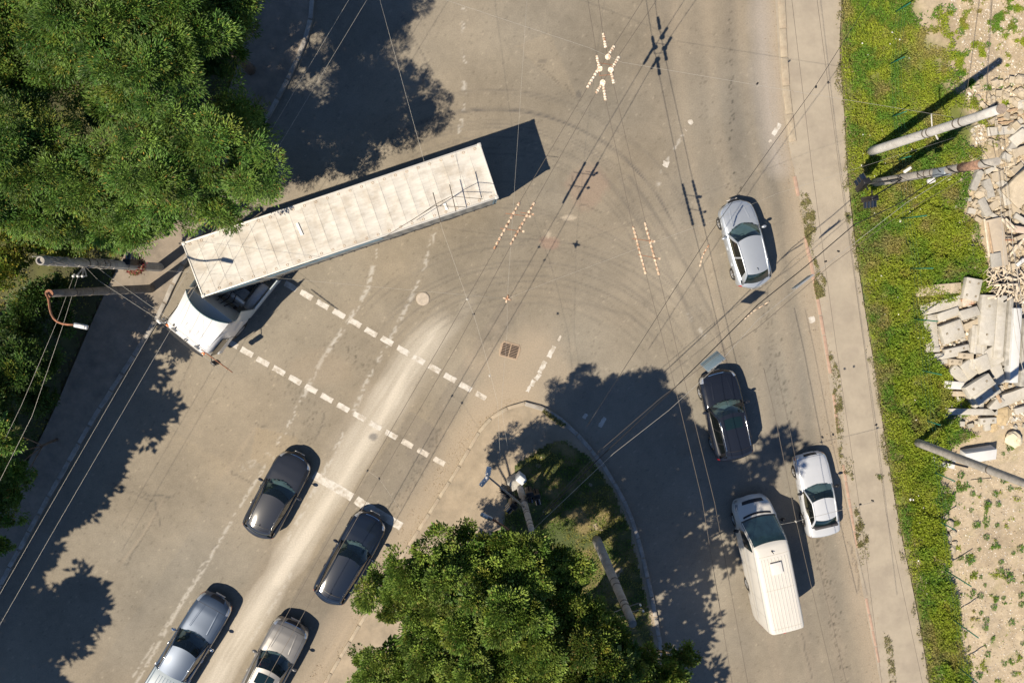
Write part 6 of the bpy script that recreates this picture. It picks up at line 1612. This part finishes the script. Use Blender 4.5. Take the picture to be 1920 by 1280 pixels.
# ------------------------------------------------------------------ single weeds on the bare earth
def weed_mesh(seed, n=90, r=.2, h=.18):
    g_ = np.random.default_rng(seed); a = g_.uniform(0, 6.28, n); d = np.stack([np.cos(a), np.sin(a), g_.uniform(.1, 1.1, n)], -1); d = unit(d)
    P = d * (g_.random((n, 1)) ** .6) * r; P[:, 2] = P[:, 2] * h / r
    col = (np.array([[.07, .17, .025]]) * g_.uniform(.6, 1.5, (n, 1)) + np.array([[.1, .06, 0]]) * (g_.random((n, 1)) > .8))
    V, F4, c = leaf_quads(P, d, g_.uniform(.06, .13, n), g_.uniform(.03, .05, n), col, roll=.5); me = fast_mesh('weed', V, F4, c); me.materials.append(M_grassm); return me
WM = [weed_mesh(s) for s in range(5)]
WP = [(1816, 1047, 1.3, 'largest leafy weed on the earth below the stone heap'), (1828, 983, 1, 0), (1800, 1045, .7, 0), (1826, 1076, .6, 0), (1835, 1029, .5, 0), (1864, 1021, .8, 0), (1875, 1053, .7, 0), (1868, 984, .6, 0), (1848, 1006, .8, 0),
      (1912, 1027, 1.0, 0), (1899, 1036, .5, 0), (1880, 1120, .6, 0), (1913, 1115, .8, 0), (1837, 1116, .8, 0), (1867, 1121, .7, 0), (1862, 1137, .8, 0), (1913, 1132, .8, 0), (1838, 1148, .6, 0), (1848, 1161, .8, 0), (1895, 1165, .9, 0), (1846, 1175, .8, 0), (1861, 1195, .6, 0), (1823, 1110, .8, 0),
      (1885, 1075, 1.1, 0), (1892, 1083, 1.2, 0), (1875, 1068, .7, 0), (1838, 1081, .5, 0), (1846, 1096, .5, 0), (1916, 1205, .6, 0), (1810, 910, .9, 0), (1822, 925, .7, 0), (1836, 900, .6, 0), (1865, 925, .8, 0), (1880, 900, .8, 0), (1893, 915, .7, 0), (1870, 945, .7, 0), (1892, 838, 1.0, 'leafy weed just below the large boulder'), (1880, 850, .5, 0),
      (1800, 890, .9, 0), (1820, 955, .6, 0), (1850, 945, .9, 0), (1781, 20, 1.2, 0), (1800, 60, .9, 0), (1810, 100, .9, 0), (1785, 105, 1.0, 0), (1850, 85, .7, 0), (1862, 60, .5, 0), (1848, 165, .8, 0), (1838, 145, .6, 0), (1870, 160, .6, 0), (1862, 180, .9, 'leafy weed right above the pale pole'), (1896, 160, .5, 0), (1902, 40, .6, 0),
      (1850, 1225, .8, 0), (1882, 1242, .7, 0), (1900, 1262, .7, 0), (1835, 1265, .9, 0), (1592, 408, .5, 'small weed tuft growing in the right pavement crack'), (1648, 893, .55, 'dry weed tuft lying on the right pavement')]
for i, (x, y, s, lab) in enumerate(WP):
    px_, py_ = np.array([float(x)]), np.array([float(y)]); w = G(x, y); z = 0.04 if x < 1700 else float(dirt_z(np.array([w.x]), np.array([w.y]), px_, py_)[0])
    o = bpy.data.objects.new('weed', WM[i % 5]); COL.objects.link(o); o.location = G(x, y, z); o.scale = (s, s, s); o.rotation_euler = (0, 0, i * 1.3)
    if not lab:
        size = 'tiny' if s < .6 else 'small' if s < .75 else 'medium' if s < .95 else 'large'
        zone = 'above the pale pole' if y < 200 else 'between the leaning pole and the boulder' if y < 880 else 'just below the leaning pole' if y < 970 else 'beside the stone heap' if y < 1060 else 'on the lower sandy earth' if y < 1180 else 'near the lower edge'
        side = 'close to the verge' if x < 1822 else 'halfway to the right edge' if x < 1872 else 'near the right edge'
        lab = size + ' green weed ' + zone + ', ' + side
    tag(o, lab, 'weed', 'weeds on the bare earth')

# ------------------------------------------------------------------ trees
LEAVES = [0]
def crown_arrays(lobes, n_per_m2, leaf, cols, pin=False, dens=1.0, clump=.42, org=(0, 0, 0)):
    """lobes: (Vector centre, radius). Every lobe is a crowd of leaf clumps on its upper shell, every clump a tuft of leaves."""
    Vs, Fs, Cs = [], [], []; off = 0; core = []
    fine = []
    for (c, r) in lobes:                       # break each lobe into separate boughs with gaps between
        core.append((c, r))
        if r < .8: fine.append((c, r, np.array([0, 0, 1.0]))); continue
        k = int(7.5 * (r / 1.0) ** 2) + 1
        dd = unit(rng.normal(0, 1, (k, 3)) + np.array([0, 0, .45]))
        dd[:, 2] = np.where(dd[:, 2] < -.2, -dd[:, 2], dd[:, 2])
        for q in dd: fine.append((np.array(c) + q * np.array([1, 1, .85]) * r * rng.uniform(.55, 1.1), r * rng.uniform(.2, .42) + .1, q))
    for (c, r, out_) in fine:
        LEAVES[0] += 0; nc = int(26 * dens * (r / clump) ** 2 * .16) + 3
        d = unit(rng.normal(0, 1, (nc, 3)) + out_ * .5); d[:, 2] = np.where(d[:, 2] < -.35, -d[:, 2], d[:, 2])
        cc = np.array(c) + d * (r * (rng.uniform(.3, 1.25, (nc, 1)) ** .6)) * np.array([1, 1, .75])
        rc = clump * rng.uniform(.55, 1.35, nc)
        k = int(n_per_m2)
        wx, wy = to_px(cc[:, 0] + org[0], cc[:, 1] + org[1], cc[:, 2] + org[2]); far = (wx < -70) | (wy < -70) | (wy > 1350) | (wx > 1990)
        kk = np.where(far, k // 4, k)           # clumps well outside the frame: fewer, larger leaves
        ci = np.repeat(np.arange(nc), kk); n = len(ci); big_ = np.where(far, 1.9, 1.0)[ci]
        dir_ = unit(rng.normal(0, 1, (n, 3)) + d[ci] * .9 + np.array([0, 0, .25]))
        u = rng.random(n) ** .42
        P = cc[ci] + dir_ * (rc[ci] * u)[:, None] * np.array([1, 1, .7])
        D = unit(dir_ + d[ci] * .5 + np.array([0, 0, -.35 if pin else .05]) + rng.normal(0, .28, (n, 3)))
        L = leaf[0] * rng.uniform(.6, 1.3, n) * big_; W = leaf[1] * rng.uniform(.7, 1.3, n) * big_
        tone = rng.uniform(.5, 1.4, nc)[ci] * rng.uniform(.7, 1.3, n)
        t = rng.random((nc, 1))[ci]
        base = np.array(cols[0]) * (1 - t) + np.array(cols[1]) * t
        od = rng.random((n, 1)) < cols[3]
        yl = (rng.random((nc, 1)) < .09)[ci]; base = np.where(yl, base * .55 + np.array([.10, .095, .012]), base)
        base = np.where(od, np.array(cols[2]), base)
        LEAVES[0] += n
        V, F4, c4 = leaf_quads(P, D, L, W, base * tone[:, None], roll=.45, fold=.2)
        Vs.append(V); Fs.append(F4 + off); Cs.append(c4); off += len(V)
    for (c, r) in core:                        # coarse darker leaves added inside so the crown casts solid shade
        n = int(230 * r * r); d = unit(rng.normal(0, 1, (n, 3))); P = np.array(c) + d * r * .62 * rng.random((n, 1)) ** .4 * np.array([1, 1, .7])
        D = unit(rng.normal(0, 1, (n, 3)) * np.array([1, 1, .4]))
        V, F4, c4 = leaf_quads(P, D, rng.uniform(.25, .42, n), rng.uniform(.16, .28, n), np.array(cols[0]) * rng.uniform(.6, 1, (n, 1)), roll=.3)
        Vs.append(V); Fs.append(F4 + off); Cs.append(c4); off += len(V)
    return np.concatenate(Vs), np.concatenate(Fs), np.concatenate(Cs)
M_bark = mat('bark', (.13, .10, .075), .9, var=.35, vscale=8, bump=.5, bscale=18)
def tree(name, lobes, label, foot=None, n=70, leaf=(.15, .06), cols=None, pin=False, dens=1.0, clump=.42, group='trees round the crossing', cat='tree', trunk_r=.2, ztop=None):
    cols = cols or ((.05, .115, .022), (.085, .155, .03), (.18, .16, .03), .03)
    cen = sum((Vector(c) for c, r in lobes), Vector()) / len(lobes)
    if foot is None: foot = Vector((cen.x, cen.y, 0))
    root = empty(name, (foot.x, foot.y, .05), 0, label, cat, group)
    o = root.location
    V, F4, C4 = crown_arrays([((c[0] - o.x, c[1] - o.y, c[2] - o.z), r) for c, r in lobes], n, leaf, cols, pin, dens, clump, tuple(o))
    link('crown', fast_mesh('crown', V, F4, C4), M_leaf, root)
    tr_ = MB(); fork = Vector((0, 0, max(.8, min(c[2] for c, r in lobes) * .45)))
    tr_.tube([(0, 0, 0), fork * .5 + Vector((.05, .03, 0)), fork], [trunk_r * 1.3, trunk_r, trunk_r * .9], 10); tr_.build('trunk', M_bark, root)
    for c, r in lobes:
        e = Vector(c) - o; m1 = fork.lerp(e, .5) + Vector((random.uniform(-.3, .3), random.uniform(-.3, .3), .3))
        lm = MB().tube([fork * .95, m1, e, e + (e - m1).normalized() * r * .4], [trunk_r * .5, trunk_r * .3, trunk_r * .16, .02], 7)
        for k in range(5):
            d = Vector((random.gauss(0, 1), random.gauss(0, 1), random.gauss(.3, .6))).normalized() * r * .8; lm.tube([e - (e - m1) * .2, e + d * .6, e + d], [.03, .02, .008], 5)
        lm.build('limb', M_bark, root)
    return root
def LB(*a): return [(G(x, y, z), r) for x, y, z, r in a]      # crowns stand where their tops are seen
def SB(*a): return [(G(x, y, 0) + Vector((-SUN_XY.x * z, -SUN_XY.y * z, z)), r) for x, y, z, r in a]
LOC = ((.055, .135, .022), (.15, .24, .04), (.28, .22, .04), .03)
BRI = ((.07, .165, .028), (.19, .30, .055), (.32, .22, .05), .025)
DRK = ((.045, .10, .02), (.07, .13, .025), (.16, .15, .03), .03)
LF = (.14, .036)
tree('locust_tree', LB((50, 50, 8.5, 1.9), (150, 30, 9, 1.6), (30, 170, 8, 1.7), (110, 105, 8.5, 1.1), (-40, 100, 8, 2), (90, -60, 9, 2), (190, -60, 8.5, 1.6)), 'feathery tree filling the top left corner', leaf=LF, cols=LOC, pin=True, n=92)
tree('locust_tree', LB((325, 75, 9, 1.5), (255, 35, 9.3, 1.5), (385, 55, 7.5, 1.4), (400, 110, 6.8, 1.0), (300, -50, 9, 1.8), (400, -50, 7.5, 1.5), (430, 30, 6.5, 1.0)), 'feathery tree at the top whose crown reaches the shaded pavement', leaf=LF, cols=LOC, pin=True, n=92)
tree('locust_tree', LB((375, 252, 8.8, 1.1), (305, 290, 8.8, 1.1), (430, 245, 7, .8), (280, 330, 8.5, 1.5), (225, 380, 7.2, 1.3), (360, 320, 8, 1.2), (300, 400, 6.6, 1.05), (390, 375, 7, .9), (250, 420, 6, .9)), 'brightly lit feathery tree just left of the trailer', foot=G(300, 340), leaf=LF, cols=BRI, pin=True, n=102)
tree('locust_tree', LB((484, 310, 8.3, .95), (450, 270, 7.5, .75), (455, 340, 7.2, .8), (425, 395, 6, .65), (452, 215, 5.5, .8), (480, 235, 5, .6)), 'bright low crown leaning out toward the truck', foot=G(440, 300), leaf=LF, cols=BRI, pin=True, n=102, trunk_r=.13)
tree('locust_tree', LB((185, 215, 4.5, .8), (235, 200, 4, .8), (45, 270, 9, 1.5), (30, 350, 8, 1.6), (140, 315, 8.6, 1.3), (105, 375, 7.5, 1.4), (170, 370, 7, 1.1), (-50, 300, 8, 2), (165, 420, 6, .9)), 'feathery tree at the left edge above the bushes', leaf=LF, cols=LOC, pin=True, n=92)  # first two low lobes added to darken the gap between the crowns
YEL = ((.10, .17, .02), (.2, .22, .03), (.32, .26, .04), .15)
tree('locust_tree', SB((720, 20, 9.5, .9), (690, 70, 9.5, 1.1), (640, 40, 9.5, 1.3), (700, -60, 9.5, 1.4), (600, -20, 9.5, 1.4), (650, 110, 9, .7), (585, 118, 8.5, .75)), 'feathery crown cut by the top edge beside the shaded pavement', foot=G(455, 40), leaf=LF, cols=LOC, pin=True, n=90, dens=1.3)
tree('leafy_bush', LB((30, 430, 3, 1.0), (70, 450, 2.4, .8), (10, 490, 3, 1.0)), 'yellowish bush at the left edge above the poles', leaf=(.1, .07), cols=YEL, n=60, cat='bush', group='bushes on the left bank', trunk_r=.06, clump=.3)
tree('leafy_bush', LB((150, 455, 1.2, .6), (190, 440, 1.2, .5), (215, 450, 1, .45), (120, 470, 1.5, .6)), 'yellow green low bush between tree and hollow pole', leaf=(.1, .06), cols=YEL, n=60, cat='bush', group='bushes on the left bank', trunk_r=.04, clump=.28)
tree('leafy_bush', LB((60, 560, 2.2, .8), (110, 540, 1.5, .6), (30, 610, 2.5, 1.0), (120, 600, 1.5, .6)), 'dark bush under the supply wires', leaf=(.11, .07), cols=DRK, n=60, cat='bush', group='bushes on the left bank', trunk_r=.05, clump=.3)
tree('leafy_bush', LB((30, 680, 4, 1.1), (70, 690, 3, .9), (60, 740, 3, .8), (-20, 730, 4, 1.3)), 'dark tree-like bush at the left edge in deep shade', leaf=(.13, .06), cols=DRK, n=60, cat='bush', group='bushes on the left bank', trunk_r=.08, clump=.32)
tree('leafy_bush', LB((-5, 800, 6.5, .8), (5, 840, 5, .7), (20, 880, 3, .8), (10, 930, 3, .9)), 'bush at the left edge with one sunlit sprig', leaf=(.13, .06), cols=BRI, n=60, cat='bush', group='bushes on the left bank', trunk_r=.06, clump=.3)
tree('leafy_bush', LB((-2, 1026, 3, .42)), 'tip of a bright branch poking in at the lower left edge', foot=G(-120, 1060), leaf=(.13, .06), cols=BRI, n=50, cat='bush', group='bushes on the left bank', trunk_r=.05, clump=.22)
MAP = ((.085, .165, .025), (.23, .31, .055), (.28, .25, .07), .03)
ML = (.115, .06); NM = 104
tree('maple_tree', LB((735, 1110, 9, .8), (790, 1070, 10, .95), (840, 1045, 10, .8), (885, 1040, 9.6, .8), (795, 1140, 9.5, 1.1), (712, 1085, 8, .42), (870, 1120, 10.5, 1.2), (830, 1185, 9.8, 1.1), (745, 1225, 8.5, .95), (688, 1235, 8, .5), (820, 1265, 9.4, 1.3), (900, 1230, 10.3, 1.4), (730, 1290, 8.5, 1.0), (680, 1275, 7.6, .4), (690, 1110, 8, .3)), 'broad maple on the island, its left crown over the estate car', leaf=ML, cols=MAP, n=NM, clump=.34, foot=G(885, 1040))
tree('maple_tree', LB((870, 1003, 9.3, .42), (912, 1040, 9.8, .7), (945, 1015, 10, .6), (990, 1040, 10.4, .7), (940, 1085, 10.4, .95), (1000, 1075, 10, .8), (1045, 1045, 9.6, .65), (1065, 1095, 9.4, .85), (985, 1150, 10.8, 1.3), (1065, 1165, 9.8, 1.0), (1000, 1230, 10.4, 1.3), (1065, 1250, 9.6, 1.1), (950, 1300, 10, 1.3)), 'dense maple in the middle of the island below the signal pole', leaf=ML, cols=MAP, n=NM, clump=.34, foot=G(965, 1010))
tree('maple_tree', LB((1100, 1225, 10.8, .8), (1120, 1162, 9.6, .6), (1155, 1190, 9.6, .6), (1135, 1215, 10.4, .8), (1175, 1225, 9.6, .8), (1130, 1280, 10.6, 1.0), (1215, 1262, 9, .8), (1262, 1240, 8, .55), (1290, 1228, 7.4, .3), (1235, 1300, 9, .8), (1105, 1172, 9.6, .5), (1200, 1238, 9, .6)), 'smaller yellow green tree at the right tip of the island leaves', leaf=(.11, .06), cols=((.08, .15, .025), (.15, .21, .03), (.26, .22, .05), .08), n=NM, clump=.3, foot=G(1110, 1150))
# tall trees just outside the frame whose shade falls on the road
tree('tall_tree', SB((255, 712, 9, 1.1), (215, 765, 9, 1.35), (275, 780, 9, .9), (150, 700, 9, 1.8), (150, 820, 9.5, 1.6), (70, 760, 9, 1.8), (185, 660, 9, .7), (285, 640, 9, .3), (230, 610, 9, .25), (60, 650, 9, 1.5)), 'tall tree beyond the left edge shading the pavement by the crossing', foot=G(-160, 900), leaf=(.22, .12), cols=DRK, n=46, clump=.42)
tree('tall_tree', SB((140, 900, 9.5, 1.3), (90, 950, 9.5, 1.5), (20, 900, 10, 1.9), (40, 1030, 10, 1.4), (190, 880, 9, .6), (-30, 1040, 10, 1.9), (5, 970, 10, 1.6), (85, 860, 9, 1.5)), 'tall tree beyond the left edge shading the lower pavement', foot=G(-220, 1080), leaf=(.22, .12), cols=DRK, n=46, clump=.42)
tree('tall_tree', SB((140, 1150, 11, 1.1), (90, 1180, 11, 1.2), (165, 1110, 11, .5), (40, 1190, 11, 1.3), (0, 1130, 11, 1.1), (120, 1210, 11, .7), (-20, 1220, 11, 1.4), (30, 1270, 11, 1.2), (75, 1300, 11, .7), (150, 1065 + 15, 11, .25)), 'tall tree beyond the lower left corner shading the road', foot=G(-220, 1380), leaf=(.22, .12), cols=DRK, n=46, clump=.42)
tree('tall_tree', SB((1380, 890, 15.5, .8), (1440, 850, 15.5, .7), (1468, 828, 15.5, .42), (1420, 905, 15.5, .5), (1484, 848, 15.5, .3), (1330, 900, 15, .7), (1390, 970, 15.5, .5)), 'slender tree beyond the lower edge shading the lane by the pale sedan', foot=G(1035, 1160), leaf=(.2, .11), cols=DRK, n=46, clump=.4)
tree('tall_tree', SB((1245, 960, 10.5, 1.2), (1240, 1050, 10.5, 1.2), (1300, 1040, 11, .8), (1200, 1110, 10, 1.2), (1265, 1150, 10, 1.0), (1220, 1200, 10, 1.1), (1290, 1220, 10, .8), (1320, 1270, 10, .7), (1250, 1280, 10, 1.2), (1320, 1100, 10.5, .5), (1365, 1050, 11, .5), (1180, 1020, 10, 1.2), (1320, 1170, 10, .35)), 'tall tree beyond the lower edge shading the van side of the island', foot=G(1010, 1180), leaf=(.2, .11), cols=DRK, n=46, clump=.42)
